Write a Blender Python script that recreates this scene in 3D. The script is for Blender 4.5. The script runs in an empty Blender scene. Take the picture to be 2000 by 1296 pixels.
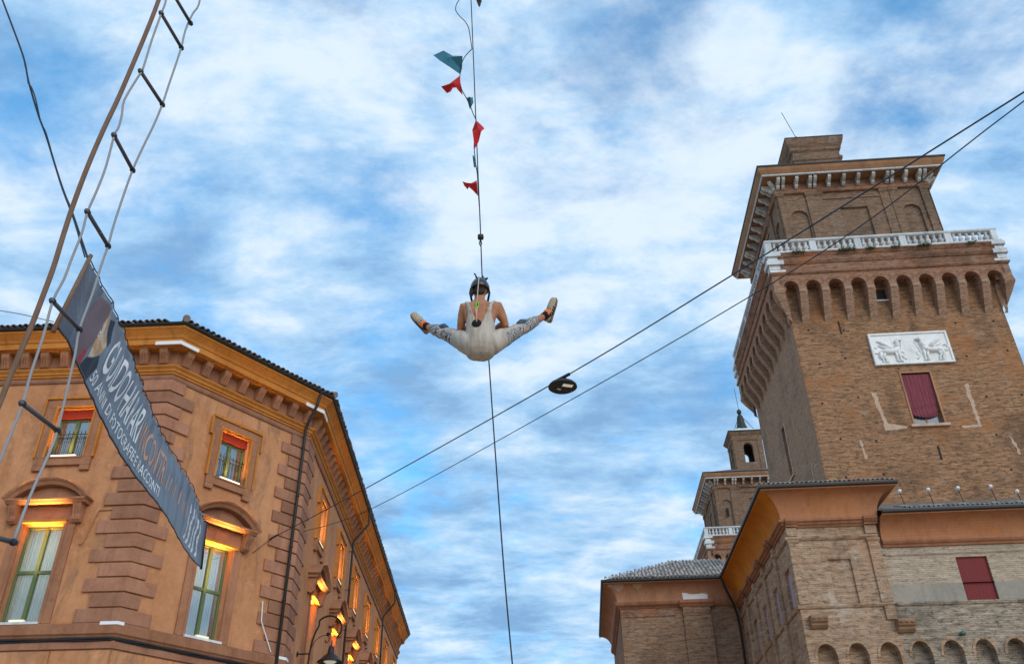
import bpy, bmesh, math, random
from math import sin, cos, pi, radians, sqrt, atan2, hypot
from mathutils import Vector, Matrix, noise

rnd = random.Random(11)
SC = bpy.context.scene
COL = SC.collection

# ------------------------------------------------------------------ camera
PITCH, ROLL = 0.563842, -0.0147639
F = Vector((0, cos(PITCH), sin(PITCH))); X = Vector((1, 0, 0)); U = X.cross(F)
CX = X*cos(ROLL) + U*sin(ROLL); CY = -X*sin(ROLL) + U*cos(ROLL)
cam = bpy.data.cameras.new('camera'); cam.sensor_width = 36; cam.lens = 30.43
cam.clip_start = 0.1; cam.clip_end = 3000
co = bpy.data.objects.new('camera', cam); COL.objects.link(co)
m = Matrix((CX, CY, -F)).transposed().to_4x4(); m.translation = (0, 0, 1.6)
co.matrix_world = m
SC.camera = co

# ------------------------------------------------------------------ view
SC.render.engine = 'CYCLES'
SC.render.resolution_x, SC.render.resolution_y = 1024, 663
SC.view_settings.view_transform = 'Standard'
SC.view_settings.look = 'None'
SC.view_settings.exposure = 0.12
SC.view_settings.gamma = 1.0
SC.view_settings.use_curve_mapping = False

# ------------------------------------------------------------------ sun (behind the camera, to the right, soft evening light)
SUN_EL, SUN_AZ = radians(24), radians(152)       # azimuth measured clockwise from +Y
sd = Vector((sin(SUN_AZ)*cos(SUN_EL), cos(SUN_AZ)*cos(SUN_EL), sin(SUN_EL)))
sl = bpy.data.lights.new('sun', 'SUN'); sl.energy = 1.5; sl.angle = radians(50); sl.color = (1.0, 0.93, 0.84)
so = bpy.data.objects.new('sun', sl); COL.objects.link(so)
so.rotation_euler = sd.to_track_quat('Z', 'Y').to_euler()

# ------------------------------------------------------------------ sky
w = bpy.data.worlds.new('World'); SC.world = w; w.use_nodes = True
nt = w.node_tree; N = nt.nodes; L = nt.links; N.clear()
def wn(t, **k):
    n = N.new(t)
    for a, b in k.items(): setattr(n, a, b)
    return n
def wmath(op, a, b=None, c=None, clamp=False):
    n = wn('ShaderNodeMath', operation=op, use_clamp=clamp)
    for i, v in enumerate((a, b, c)):
        if v is None: continue
        if isinstance(v, (int, float)): n.inputs[i].default_value = v
        else: L.new(v, n.inputs[i])
    return n.outputs[0]
out = wn('ShaderNodeOutputWorld'); bg = wn('ShaderNodeBackground'); L.new(bg.outputs[0], out.inputs[0])
sky = wn('ShaderNodeTexSky', sky_type='NISHITA', sun_disc=False, sun_elevation=SUN_EL, sun_rotation=SUN_AZ)
sky.altitude = 10; sky.air_density = 1.0; sky.dust_density = 0.3; sky.ozone_density = 2.0
tc = wn('ShaderNodeTexCoord')
sep = wn('ShaderNodeSeparateXYZ'); L.new(tc.outputs['Generated'], sep.inputs[0])
zz = wmath('ADD', wmath('MAXIMUM', sep.outputs[2], 0.0), 0.22)
px = wmath('DIVIDE', sep.outputs[0], zz); py = wmath('DIVIDE', sep.outputs[1], zz)
com = wn('ShaderNodeCombineXYZ'); L.new(px, com.inputs[0]); L.new(py, com.inputs[1])
def noise_tex(vec, scale, detail, rough, dist=0.0, loc=(0, 0, 0), sc=(1, 1, 1), rz=0.0):
    mp = wn('ShaderNodeMapping'); mp.inputs['Location'].default_value = loc; mp.inputs['Scale'].default_value = sc
    mp.inputs['Rotation'].default_value = (0, 0, rz)
    L.new(vec, mp.inputs[0])
    n = wn('ShaderNodeTexNoise'); L.new(mp.outputs[0], n.inputs['Vector'])
    n.inputs['Scale'].default_value = scale; n.inputs['Detail'].default_value = detail
    n.inputs['Roughness'].default_value = rough; n.inputs['Distortion'].default_value = dist
    return n.outputs[0]
def ramp(v, a, b, lo=0.0, hi=1.0):
    n = wn('ShaderNodeMapRange', interpolation_type='SMOOTHSTEP'); n.inputs[1].default_value = a; n.inputs[2].default_value = b
    n.inputs[3].default_value = lo; n.inputs[4].default_value = hi; L.new(v, n.inputs[0]); return n.outputs[0]
def blob(d, width, amount):                       # one soft opening or bank of the cloud layer in a sky direction
    v = Vector(d).normalized()
    n = wn('ShaderNodeVectorMath', operation='DOT_PRODUCT'); n.inputs[1].default_value = v
    L.new(tc.outputs['Generated'], n.inputs[0])
    return ramp(n.outputs['Value'], cos(radians(width)), 1.0, 0.0, amount)
BL_BLUE = []; BL_DARK = []; BL_WHITE = []
#@BLOBS@
BL_BLUE = [((0.077, 0.626, 0.776), 9.2, 0.106), ((0.142, 0.602, 0.786), 6.9, 0.083), ((-0.200, 0.684, 0.702), 10.35, 0.073), ((-0.171, 0.746, 0.644), 5.75, 0.066), ((-0.410, 0.627, 0.662), 9.2, 0.059), ((0.304, 0.608, 0.733), 11.5, 0.083), ((0.452, 0.553, 0.700), 9.2, 0.099), ((-0.030, 0.667, 0.744), 5.75, 0.073), ((0.161, 0.653, 0.740), 6.9, 0.066)]
BL_DARK = [((-0.163, 0.817, 0.553), 9.2, 0.073), ((-0.367, 0.756, 0.542), 5.75, 0.040), ((-0.141, 0.900, 0.412), 10.35, 0.079), ((0.143, 0.906, 0.398), 10.35, 0.086), ((0.190, 0.864, 0.466), 6.9, 0.050), ((-0.061, 0.944, 0.325), 6.9, 0.066), ((-0.089, 0.965, 0.246), 8.05, 0.066), ((0.079, 0.970, 0.228), 9.2, 0.046), ((0.490, 0.733, 0.472), 5.75, 0.083), ((-0.377, 0.699, 0.608), 8.05, 0.040), ((-0.124, 0.721, 0.682), 6.9, 0.040)]
BL_WHITE = [((0.218, 0.716, 0.663), 11.5, 0.092), ((-0.118, 0.629, 0.768), 8.05, 0.073), ((0.378, 0.663, 0.646), 6.9, 0.066), ((-0.358, 0.566, 0.743), 8.05, 0.033), ((-0.249, 0.761, 0.599), 6.9, 0.040), ((-0.001, 0.890, 0.457), 5.75, 0.040), ((0.002, 0.766, 0.643), 9.2, 0.046), ((0.175, 0.805, 0.567), 9.2, 0.059), ((-0.089, 0.954, 0.287), 5.75, 0.053), ((0.111, 0.942, 0.316), 6.9, 0.073), ((-0.256, 0.611, 0.749), 8.05, 0.040)]
#@END@
cover = noise_tex(com.outputs[0], 4.4, 12, 0.62, 0.15, (3.1, 1.7, 0), (0.88, 1.08, 1), 0.35)
for d, wd, am in BL_BLUE: cover = wmath('SUBTRACT', cover, blob(d, wd, am))
for d, wd, am in BL_WHITE: cover = wmath('ADD', cover, blob(d, wd, am*0.6))
dens = ramp(cover, 0.20, 0.54, 0.12, 1.0)
dens = wmath('MAXIMUM', dens, ramp(sep.outputs[2], 0.50, 0.18, 0.0, 0.92))
body = noise_tex(com.outputs[0], 5.4, 12, 0.62, 0.2, (7.3, 2.2, 0), (0.74, 1.22, 1), 0.14)
for d, wd, am in BL_DARK: body = wmath('SUBTRACT', body, blob(d, wd, am))
for d, wd, am in BL_WHITE: body = wmath('ADD', body, blob(d, wd, am))
shade = ramp(body, 0.25, 0.66)
fine = noise_tex(com.outputs[0], 15, 9, 0.64, 0.15, (1.3, 4.2, 0), (0.8, 1.2, 1), 0.1)
shade = wmath('ADD', shade, wmath('MULTIPLY', wmath('SUBTRACT', fine, 0.5), 0.62), clamp=True)
cr = wn('ShaderNodeValToRGB'); L.new(shade, cr.inputs[0])
e = cr.color_ramp.elements
e[0].position = 0.0; e[0].color = (0.22, 0.41, 0.68, 1)
e[1].position = 1.0; e[1].color = (0.72, 0.84, 0.96, 1)
x_ = cr.color_ramp.elements.new(0.35); x_.color = (0.34, 0.57, 0.84, 1)
x_ = cr.color_ramp.elements.new(0.65); x_.color = (0.47, 0.68, 0.91, 1)
blue = wn('ShaderNodeMixRGB', blend_type='MULTIPLY'); blue.inputs[0].default_value = 1.0
L.new(sky.outputs[0], blue.inputs[1]); blue.inputs[2].default_value = (0.085, 0.235, 0.285, 1)
mix = wn('ShaderNodeMixRGB'); L.new(dens, mix.inputs[0]); L.new(blue.outputs[0], mix.inputs[1]); L.new(cr.outputs[0], mix.inputs[2])
L.new(mix.outputs[0], bg.inputs[0]); bg.inputs[1].default_value = 1.0

# ------------------------------------------------------------------ materials
MATS = {}
def mat(name, col, rough=0.85, metal=0.0, spec=0.3):
    mt = bpy.data.materials.new(name); mt.use_nodes = True
    b = mt.node_tree.nodes['Principled BSDF']
    b.inputs['Base Color'].default_value = (*col, 1); b.inputs['Roughness'].default_value = rough
    b.inputs['Metallic'].default_value = metal; b.inputs['Specular IOR Level'].default_value = spec
    MATS[name] = mt; return mt
class NT:
    def __init__(s, mt): s.t = mt.node_tree; s.b = s.t.nodes['Principled BSDF']
    def n(s, t, **k):
        x = s.t.nodes.new(t)
        for a, b in k.items(): setattr(x, a, b)
        return x
    def l(s, a, b): s.t.links.new(a, b)
    def coord(s): return s.n('ShaderNodeTexCoord').outputs['Object']
    def noise(s, vec, scale, detail=6, rough=0.6, sc=None, dist=0.0, loc=None):
        if sc or loc:
            mp = s.n('ShaderNodeMapping'); s.l(vec, mp.inputs[0])
            if sc: mp.inputs['Scale'].default_value = sc
            if loc: mp.inputs['Location'].default_value = loc
            vec = mp.outputs[0]
        x = s.n('ShaderNodeTexNoise'); s.l(vec, x.inputs['Vector']); x.inputs['Scale'].default_value = scale
        x.inputs['Detail'].default_value = detail; x.inputs['Roughness'].default_value = rough; x.inputs['Distortion'].default_value = dist
        return x.outputs[0]
    def rmp(s, v, a, b, lo=0., hi=1.):
        x = s.n('ShaderNodeMapRange', interpolation_type='SMOOTHSTEP'); s.l(v, x.inputs[0])
        x.inputs[1].default_value = a; x.inputs[2].default_value = b; x.inputs[3].default_value = lo; x.inputs[4].default_value = hi
        return x.outputs[0]
    def mix(s, fac, a, b, mode='MIX'):
        x = s.n('ShaderNodeMixRGB', blend_type=mode)
        for i, v in ((0, fac), (1, a), (2, b)):
            if isinstance(v, (int, float)): x.inputs[i].default_value = v
            elif isinstance(v, tuple): x.inputs[i].default_value = (*v, 1)
            else: s.l(v, x.inputs[i])
        return x.outputs[0]
    def math(s, op, a, b):
        x = s.n('ShaderNodeMath', operation=op)
        for i, v in ((0, a), (1, b)):
            if isinstance(v, (int, float)): x.inputs[i].default_value = v
            else: s.l(v, x.inputs[i])
        return x.outputs[0]
    def bump(s, h, strength, dist):
        x = s.n('ShaderNodeBump'); x.inputs['Strength'].default_value = strength; x.inputs['Distance'].default_value = dist
        s.l(h, x.inputs['Height']); s.l(x.outputs[0], s.b.inputs['Normal'])
    def col(s, c): s.l(c, s.b.inputs['Base Color'])

def mottled(name, c1, c2, scale=1.2, fine=18., bump=0.25, rough=0.9, c3=None, streak=True, grime=None, vary=0.0):
    mt = mat(name, c1, rough); q = NT(mt); v = q.coord()
    a = q.rmp(q.noise(v, scale, 7, 0.62, dist=0.4), 0.35, 0.66)
    c = q.mix(a, c1, c2)
    if c3:
        b = q.rmp(q.noise(v, scale*0.55, 8, 0.68, loc=(5, 3, 1)), 0.55, 0.72)
        c = q.mix(b, c, c3)
    if streak:
        st = q.rmp(q.noise(v, 1.0, 6, 0.6, sc=(3.0, 3.0, 0.25)), 0.48, 0.70, 0, 0.5)
        c = q.mix(st, c, tuple(k*0.62 for k in c1))
    if grime:
        gm = q.rmp(q.noise(v, 1.0, 8, 0.7, sc=(1.6, 1.6, 0.5), dist=0.6, loc=(4, 4, 2)), 0.50, 0.66, 0, 0.75); c = q.mix(gm, c, grime)
        gp = q.rmp(q.noise(v, 2.8, 8, 0.75, loc=(9, 1, 5)), 0.54, 0.66, 0, 0.5); c = q.mix(gp, c, tuple(min(1, k*1.25) for k in c2))
    fn = q.noise(v, fine, 5, 0.65)
    c = q.mix(q.rmp(fn, 0.3, 0.7, 0, 0.22), c, tuple(min(1, k*1.45) for k in c2))
    if vary:
        oi = q.n('ShaderNodeObjectInfo'); vr = q.rmp(oi.outputs['Random'], 0, 1, 1-vary, 1+vary)
        cc = q.n('ShaderNodeCombineXYZ'); [q.l(vr, cc.inputs[i]) for i in range(3)]; c = q.mix(1.0, c, cc.outputs[0], 'MULTIPLY')
    q.col(c); q.bump(fn, bump, 0.02); return mt

def brick(name, c1, c2, mortar, stain, scale=1.0, pale=None, palefac=0.5, orange=None):
    mt = mat(name, c1, 0.95, spec=0.15); q = NT(mt); v = q.coord()
    sp = q.n('ShaderNodeSeparateXYZ'); q.l(v, sp.inputs[0])
    h = q.math('ADD', sp.outputs[0], sp.outputs[1])
    cb = q.n('ShaderNodeCombineXYZ'); q.l(h, cb.inputs[0]); q.l(sp.outputs[2], cb.inputs[1])
    bt = q.n('ShaderNodeTexBrick'); q.l(cb.outputs[0], bt.inputs['Vector'])
    bt.inputs['Scale'].default_value = 1.0
    bt.inputs['Brick Width'].default_value = 0.30*scale; bt.inputs['Row Height'].default_value = 0.085*scale
    bt.inputs['Mortar Size'].default_value = 0.010*scale; bt.inputs['Mortar Smooth'].default_value = 0.3
    bt.inputs['Color1'].default_value = (*c1, 1); bt.inputs['Color2'].default_value = (*c2, 1); bt.inputs['Mortar'].default_value = (*mortar, 1)
    bt.inputs['Bias'].default_value = -0.1
    c = bt.outputs['Color']
    # courses weathered in groups, then stains and pale re-pointing
    lay = q.noise(cb.outputs[0], 1.0, 6, 0.7, sc=(1.1, 6.5, 1))
    c = q.mix(q.rmp(lay, 0.42, 0.66, 0, 0.75), c, stain)
    lay2 = q.noise(cb.outputs[0], 1.0, 6, 0.72, sc=(1.6, 7.5, 1), loc=(9, 4, 0))
    c = q.mix(q.rmp(lay2, 0.50, 0.70, 0, 0.7), c, tuple(min(1, k*1.5) for k in c2))
    mid = q.noise(cb.outputs[0], 1.0, 7, 0.75, sc=(3.2, 8.5, 1), loc=(3, 6, 0))
    c = q.mix(q.rmp(mid, 0.50, 0.62, 0, 0.85), c, tuple(k*0.75 for k in stain))
    mid2 = q.noise(cb.outputs[0], 1.0, 7, 0.8, sc=(4.0, 10.0, 1), loc=(13, 2, 0))
    c = q.mix(q.rmp(mid2, 0.54, 0.66, 0, 0.7), c, tuple(min(1, k*1.35) for k in c2))
    big = q.noise(v, 0.35, 7, 0.65, loc=(2, 8, 3))
    c = q.mix(q.rmp(big, 0.48, 0.68, 0, 0.6), c, tuple(k*0.72 for k in stain))
    if orange:
        og = q.noise(v, 0.5, 6, 0.65, loc=(12, 1, 7))
        c = q.mix(q.rmp(og, 0.50, 0.68, 0, 0.6), c, orange)
    if pale:
        pl = q.noise(v, 0.9, 8, 0.72, loc=(1, 5, 9))
        c = q.mix(q.rmp(pl, 0.55, 0.72, 0, palefac), c, pale)
    fn = q.noise(v, 14, 4, 0.7)
    c = q.mix(q.rmp(fn, 0.58, 0.75, 0, 0.45), c, tuple(k*0.45 for k in stain))
    q.col(c)
    hgt = q.math('ADD', q.math('MULTIPLY', bt.outputs['Fac'], -0.7), q.math('MULTIPLY', fn, 0.8))
    hgt = q.math('ADD', hgt, q.math('MULTIPLY', lay, 0.8))
    q.bump(hgt, 0.9, 0.05); return mt

mottled('stucco', (0.43, 0.185, 0.080), (0.51, 0.24, 0.115), 0.5, 6, 0.2, c3=(0.36, 0.135, 0.048), grime=(0.25, 0.125, 0.07))
mottled('quoin', (0.275, 0.122, 0.070), (0.36, 0.172, 0.104), 1.1, 10, 0.45, c3=(0.22, 0.10, 0.06), vary=0.16)
mottled('ochre', (0.43, 0.150, 0.024), (0.52, 0.205, 0.042), 0.9, 9, 0.15, c3=(0.33, 0.115, 0.028))
mottled('surround', (0.275, 0.118, 0.060), (0.355, 0.163, 0.088), 1.2, 11, 0.2, c3=(0.22, 0.10, 0.058), vary=0.12)
mottled('darkstone', (0.20, 0.115, 0.07), (0.29, 0.17, 0.10), 2.0, 10, 0.3)
mottled('cove', (0.46, 0.190, 0.080), (0.39, 0.170, 0.085), 0.30, 6, 0.15, c3=(0.42, 0.145, 0.035), grime=(0.30, 0.14, 0.075))
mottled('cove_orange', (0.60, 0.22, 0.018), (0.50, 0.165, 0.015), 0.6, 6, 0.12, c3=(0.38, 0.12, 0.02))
mottled('cove_worn', (0.36, 0.17, 0.095), (0.44, 0.22, 0.12), 0.7, 8, 0.2, c3=(0.25, 0.13, 0.08))
mottled('whitestone', (0.52, 0.53, 0.54), (0.64, 0.65, 0.65), 1.5, 6, 0.3, c3=(0.36, 0.37, 0.37), vary=0.12)
mottled('greystone', (0.42, 0.40, 0.37), (0.54, 0.52, 0.49), 1.5, 6, 0.3, c3=(0.30, 0.28, 0.25), vary=0.2)
mottled('marble', (0.74, 0.72, 0.69), (0.83, 0.82, 0.80), 1.5, 10, 0.2, c3=(0.62, 0.58, 0.52))
mottled('plaster_scar', (0.52, 0.39, 0.30), (0.44, 0.29, 0.20), 3.0, 14, 0.4, streak=False)
mottled('rooftile', (0.105, 0.080, 0.072), (0.20, 0.155, 0.135), 2.5, 12, 0.3, streak=False, vary=0.3)
mottled('rooftile_grey', (0.20, 0.17, 0.15), (0.42, 0.37, 0.33), 2.0, 9, 0.3, streak=False, vary=0.3)
mottled('paving', (0.36, 0.25, 0.165), (0.42, 0.30, 0.20), 0.4, 6, 0.3, streak=False)
brick('brick_tower', (0.40, 0.192, 0.090), (0.48, 0.255, 0.132), (0.42, 0.30, 0.205), (0.130, 0.080, 0.052), orange=(0.42, 0.175, 0.066), pale=(0.56, 0.40, 0.28), palefac=0.55)
brick('brick_side', (0.42, 0.225, 0.120), (0.48, 0.27, 0.15), (0.40, 0.32, 0.26), (0.26, 0.175, 0.13))
brick('brick_belvedere', (0.27, 0.155, 0.092), (0.33, 0.195, 0.118), (0.38, 0.29, 0.22), (0.13, 0.10, 0.078), pale=(0.40, 0.34, 0.29), palefac=0.5)
brick('brick_red', (0.36, 0.165, 0.090), (0.42, 0.215, 0.13), (0.42, 0.31, 0.24), (0.15, 0.085, 0.058), orange=(0.46, 0.19, 0.085), pale=(0.50, 0.40, 0.33), palefac=0.4)
brick('brick_corbel', (0.42, 0.235, 0.145), (0.48, 0.28, 0.18), (0.46, 0.35, 0.27), (0.22, 0.125, 0.08), pale=(0.60, 0.50, 0.42), palefac=0.65)
brick('brick_wing', (0.46, 0.285, 0.175), (0.53, 0.35, 0.23), (0.51, 0.41, 0.31), (0.23, 0.145, 0.092), pale=(0.64, 0.54, 0.45), palefac=0.8, orange=(0.48, 0.245, 0.135))
brick('brick_grey', (0.50, 0.385, 0.275), (0.55, 0.43, 0.32), (0.52, 0.44, 0.36), (0.36, 0.28, 0.21))
brick('brick_mossy', (0.42, 0.31, 0.225), (0.48, 0.37, 0.28), (0.42, 0.36, 0.30), (0.13, 0.115, 0.085), pale=(0.48, 0.42, 0.36), palefac=0.7)
brick('brick_block', (0.40, 0.225, 0.13), (0.47, 0.28, 0.17), (0.42, 0.33, 0.25), (0.20, 0.13, 0.085), pale=(0.48, 0.42, 0.36), palefac=0.6, orange=(0.42, 0.20, 0.09))
mottled('eave_brown', (0.27, 0.135, 0.070), (0.34, 0.18, 0.09), 0.9, 9, 0.2)
mottled('cement', (0.27, 0.235, 0.195), (0.34, 0.295, 0.245), 0.8, 9, 0.3, c3=(0.22, 0.195, 0.165))
mat('green_paint', (0.105, 0.150, 0.060), 0.5)
mat('red_blind', (0.30, 0.028, 0.010), 0.6)
mat('iron', (0.022, 0.020, 0.020), 0.55, 0.5)
mat('pipe', (0.035, 0.032, 0.030), 0.5, 0.4)
mat('gutter', (0.030, 0.032, 0.034), 0.5, 0.4)
mat('dark_glass', (0.08, 0.12, 0.16), 0.08, spec=0.7)
mat('cable', (0.02, 0.022, 0.028), 0.6)
mat('wire', (0.035, 0.045, 0.060), 0.5, 0.3)
mat('lavender', (0.36, 0.29, 0.34), 0.7)
mat('slit', (0.02, 0.018, 0.016), 0.9)
mat('white_metal', (0.78, 0.79, 0.80), 0.5)
mat('white_lamp', (0.7, 0.7, 0.7), 0.5)
mat('grass', (0.070, 0.105, 0.030), 0.9)
mat('copper', (0.09, 0.17, 0.14), 0.6)
mat('bronze', (0.045, 0.048, 0.038), 0.5, 0.5)
# cloth of the red curtain: fine vertical threads
mt = mat('red_cloth', (0.30, 0.035, 0.055), 0.75); q = NT(mt); v = q.coord()
q.col(q.mix(q.rmp(q.noise(v, 1.0, 3, 0.6, sc=(26, 26, 0.6)), 0.4, 0.65, 0, 0.7), (0.17, 0.028, 0.042), (0.24, 0.06, 0.085)))
mt = mat('red_shutter', (0.16, 0.012, 0.014), 0.6); q = NT(mt); v = q.coord()
q.col(q.mix(q.rmp(q.noise(v, 1.0, 3, 0.6, sc=(20, 20, 0.6)), 0.4, 0.65, 0, 0.6), (0.15, 0.010, 0.013), (0.20, 0.016, 0.018)))
def glassmat(name, base, tint):
    mt = bpy.data.materials.new(name); mt.use_nodes = True; t = mt.node_tree; t.nodes.clear()
    o = t.nodes.new('ShaderNodeOutputMaterial'); mx = t.nodes.new('ShaderNodeMixShader')
    tr = t.nodes.new('ShaderNodeBsdfTransparent'); tr.inputs[0].default_value = (*tint, 1)
    gl = t.nodes.new('ShaderNodeBsdfGlossy'); gl.inputs['Roughness'].default_value = 0.03
    lw = t.nodes.new('ShaderNodeLayerWeight'); pw = t.nodes.new('ShaderNodeMath'); pw.operation = 'POWER'; pw.inputs[1].default_value = 3.0
    mr = t.nodes.new('ShaderNodeMapRange'); mr.inputs[3].default_value = base; mr.inputs[4].default_value = 1.0
    t.links.new(lw.outputs['Facing'], pw.inputs[0]); t.links.new(pw.outputs[0], mr.inputs[0])
    t.links.new(mr.outputs[0], mx.inputs[0]); t.links.new(tr.outputs[0], mx.inputs[1]); t.links.new(gl.outputs[0], mx.inputs[2])
    t.links.new(mx.outputs[0], o.inputs[0]); MATS[name] = mt
glassmat('glass', 0.26, (0.75, 0.80, 0.82))
glassmat('glass_clear', 0.08, (0.88, 0.92, 0.92))
def emis(name, col, st):
    mt = mat(name, (0.8, 0.75, 0.6), 0.5); b = mt.node_tree.nodes['Principled BSDF']
    b.inputs['Emission Color'].default_value = (*col, 1); b.inputs['Emission Strength'].default_value = st
emis('lamp_strip', (1.0, 0.80, 0.52), 1.3)
emis('lamp_strip_dim', (1.0, 0.80, 0.35), 0.35)
emis('lamp_glass', (1.0, 0.92, 0.78), 0.25)
mt = mat('curtain', (0.82, 0.82, 0.79), 0.9); q = NT(mt)
trl = q.n('ShaderNodeBsdfTranslucent'); trl.inputs[0].default_value = (0.80, 0.82, 0.76, 1); mxs = q.n('ShaderNodeMixShader'); mxs.inputs[0].default_value = 0.5
q.l(q.b.outputs[0], mxs.inputs[1]); q.l(trl.outputs[0], mxs.inputs[2]); q.l(mxs.outputs[0], mt.node_tree.nodes['Material Output'].inputs[0])

# ------------------------------------------------------------------ mesh helpers
class MB:
    def __init__(s): s.v = []; s.f = []
    def add(s, vs, fs):
        b = len(s.v); s.v += [tuple(p) for p in vs]; s.f += [tuple(i+b for i in f) for f in fs]
    def box(s, x0, x1, y0, y1, z0, z1, mp=None):
        vs = [(x, y, z) for z in (z0, z1) for y in (y0, y1) for x in (x0, x1)]
        if mp: vs = [mp(*p) for p in vs]
        s.add(vs, [(0, 2, 3, 1), (4, 5, 7, 6), (0, 1, 5, 4), (2, 6, 7, 3), (0, 4, 6, 2), (1, 3, 7, 5)])
    def quad(s, a, b, c, d): s.add((a, b, c, d), [(0, 1, 2, 3)])
    def prism(s, pts, o0, o1, mp):                    # polygon in (s,z) between offsets o0 and o1
        n = len(pts)
        vs = [mp(a, o0, z) for a, z in pts] + [mp(a, o1, z) for a, z in pts]
        s.add(vs, [tuple(range(n)), tuple(range(2*n-1, n-1, -1))] + [(i, i+n, (i+1) % n+n, (i+1) % n) for i in range(n)])
    def profile(s, pts, s0, s1, mp):                  # polygon in (o,z) between s0 and s1
        n = len(pts)
        vs = [mp(s0, o, z) for o, z in pts] + [mp(s1, o, z) for o, z in pts]
        s.add(vs, [tuple(range(n)), tuple(range(2*n-1, n-1, -1))] + [(i, i+n, (i+1) % n+n, (i+1) % n) for i in range(n)])
    def tube(s, pts, r, n=8, cap=True, flat=None):
        pts = [Vector(p) for p in pts]; k = len(pts)
        rs = r if isinstance(r, (list, tuple)) else [r]*k
        b = len(s.v); ref = None
        for i, p in enumerate(pts):
            t = (pts[min(i+1, k-1)] - pts[max(i-1, 0)]).normalized()
            if ref is None:
                ref = t.orthogonal().normalized()
                if flat is not None: ref = (Vector(flat) - t*t.dot(Vector(flat))).normalized()
            else: ref = (ref - t*t.dot(ref)).normalized()
            bi = t.cross(ref)
            rr = rs[i]; ra, rb = rr if isinstance(rr, tuple) else (rr, rr)
            for j in range(n):
                a = 2*pi*j/n; s.v.append(tuple(p + ref*cos(a)*ra + bi*sin(a)*rb))
        for i in range(k-1):
            for j in range(n):
                s.f.append((b+i*n+j, b+i*n+(j+1) % n, b+(i+1)*n+(j+1) % n, b+(i+1)*n+j))
        if cap:
            s.f.append(tuple(b+j for j in range(n-1, -1, -1))); s.f.append(tuple(b+(k-1)*n+j for j in range(n)))
    def lathe(s, prof, n=12, c=(0, 0, 0), M=None):
        b = len(s.v); k = len(prof)
        for r, z in prof:
            for j in range(n):
                p = Vector((r*cos(2*pi*j/n), r*sin(2*pi*j/n), z))
                if M: p = M @ p
                s.v.append((p.x+c[0], p.y+c[1], p.z+c[2]))
        for i in range(k-1):
            for j in range(n):
                s.f.append((b+i*n+j, b+i*n+(j+1) % n, b+(i+1)*n+(j+1) % n, b+(i+1)*n+j))
        s.f.append(tuple(b+j for j in range(n-1, -1, -1))); s.f.append(tuple(b+(k-1)*n+j for j in range(n)))
    def sweep(s, prof, path, closed=False):           # closed profile of (o,z) along a plan polyline, outward = right-hand side
        m_ = len(path); P = [Vector(p) for p in path]
        st = []
        for i in range(m_):
            ds_ = []
            if closed or i > 0: ds_.append((P[i]-P[i-1]).normalized())
            if closed or i < m_-1: ds_.append((P[(i+1) % m_]-P[i]).normalized())
            ns_ = [Vector((d.y, -d.x)) for d in ds_]
            if len(ns_) == 1: st.append(ns_[0])
            else:
                q_ = ns_[0]+ns_[1]; st.append(q_*(2/q_.dot(q_)))
        b = len(s.v); n = len(prof)
        for i in range(m_):
            for o, z in prof: s.v.append((P[i].x+st[i].x*o, P[i].y+st[i].y*o, z))
        for i in range(m_ if closed else m_-1):
            k = (i+1) % m_
            for j in range(n): s.f.append((b+i*n+j, b+k*n+j, b+k*n+(j+1) % n, b+i*n+(j+1) % n))
        if not closed:
            s.f.append(tuple(b+j for j in range(n))); s.f.append(tuple(b+(m_-1)*n+j for j in range(n-1, -1, -1)))
    def gridwall(s, mp, s0, s1, z0, z1, holes=(), o=0.0):   # holes (a,b,c,d,depth,back)
        ss = sorted({s0, s1, *[h[0] for h in holes], *[h[1] for h in holes]})
        zs = sorted({z0, z1, *[h[2] for h in holes], *[h[3] for h in holes]})
        for i in range(len(ss)-1):
            for j in range(len(zs)-1):
                a = (ss[i]+ss[i+1])/2; c = (zs[j]+zs[j+1])/2
                if any(h[0] < a < h[1] and h[2] < c < h[3] for h in holes): continue
                s.quad(mp(ss[i], o, zs[j]), mp(ss[i+1], o, zs[j]), mp(ss[i+1], o, zs[j+1]), mp(ss[i], o, zs[j+1]))
        for a, b_, c, d, dep, back in holes:
            e_ = o-dep
            s.quad(mp(a, o, c), mp(a, e_, c), mp(a, e_, d), mp(a, o, d)); s.quad(mp(b_, o, c), mp(b_, o, d), mp(b_, e_, d), mp(b_, e_, c))
            s.quad(mp(a, o, c), mp(b_, o, c), mp(b_, e_, c), mp(a, e_, c)); s.quad(mp(a, o, d), mp(a, e_, d), mp(b_, e_, d), mp(b_, o, d))
            if back: s.quad(mp(a, e_, c), mp(b_, e_, c), mp(b_, e_, d), mp(a, e_, d))
    def archpanel(s, mp, s0, s1, z0, z1, c, wd, zb, zs, dep, rise=None, o=0.0, n=10, back=True):
        r = wd/2; rise = r if rise is None else rise; a, b_ = c-r, c+r
        s.quad(mp(s0, o, z0), mp(a, o, z0), mp(a, o, z1), mp(s0, o, z1)); s.quad(mp(b_, o, z0), mp(s1, o, z0), mp(s1, o, z1), mp(b_, o, z1))
        if zb > z0: s.quad(mp(a, o, z0), mp(b_, o, z0), mp(b_, o, zb), mp(a, o, zb))
        arc = [(c-r*cos(pi*i/n), zs+rise*sin(pi*i/n)**0.9) for i in range(n+1)]
        e_ = o-dep
        for i in range(n):
            (x0, y0), (x1, y1) = arc[i], arc[i+1]
            s.quad(mp(x0, o, y0), mp(x1, o, y1), mp(x1, o, z1), mp(x0, o, z1))
            s.quad(mp(x0, o, y0), mp(x0, e_, y0), mp(x1, e_, y1), mp(x1, o, y1))
        for x in (a, b_): s.quad(mp(x, o, zb), mp(x, e_, zb), mp(x, e_, zs), mp(x, o, zs))
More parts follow.
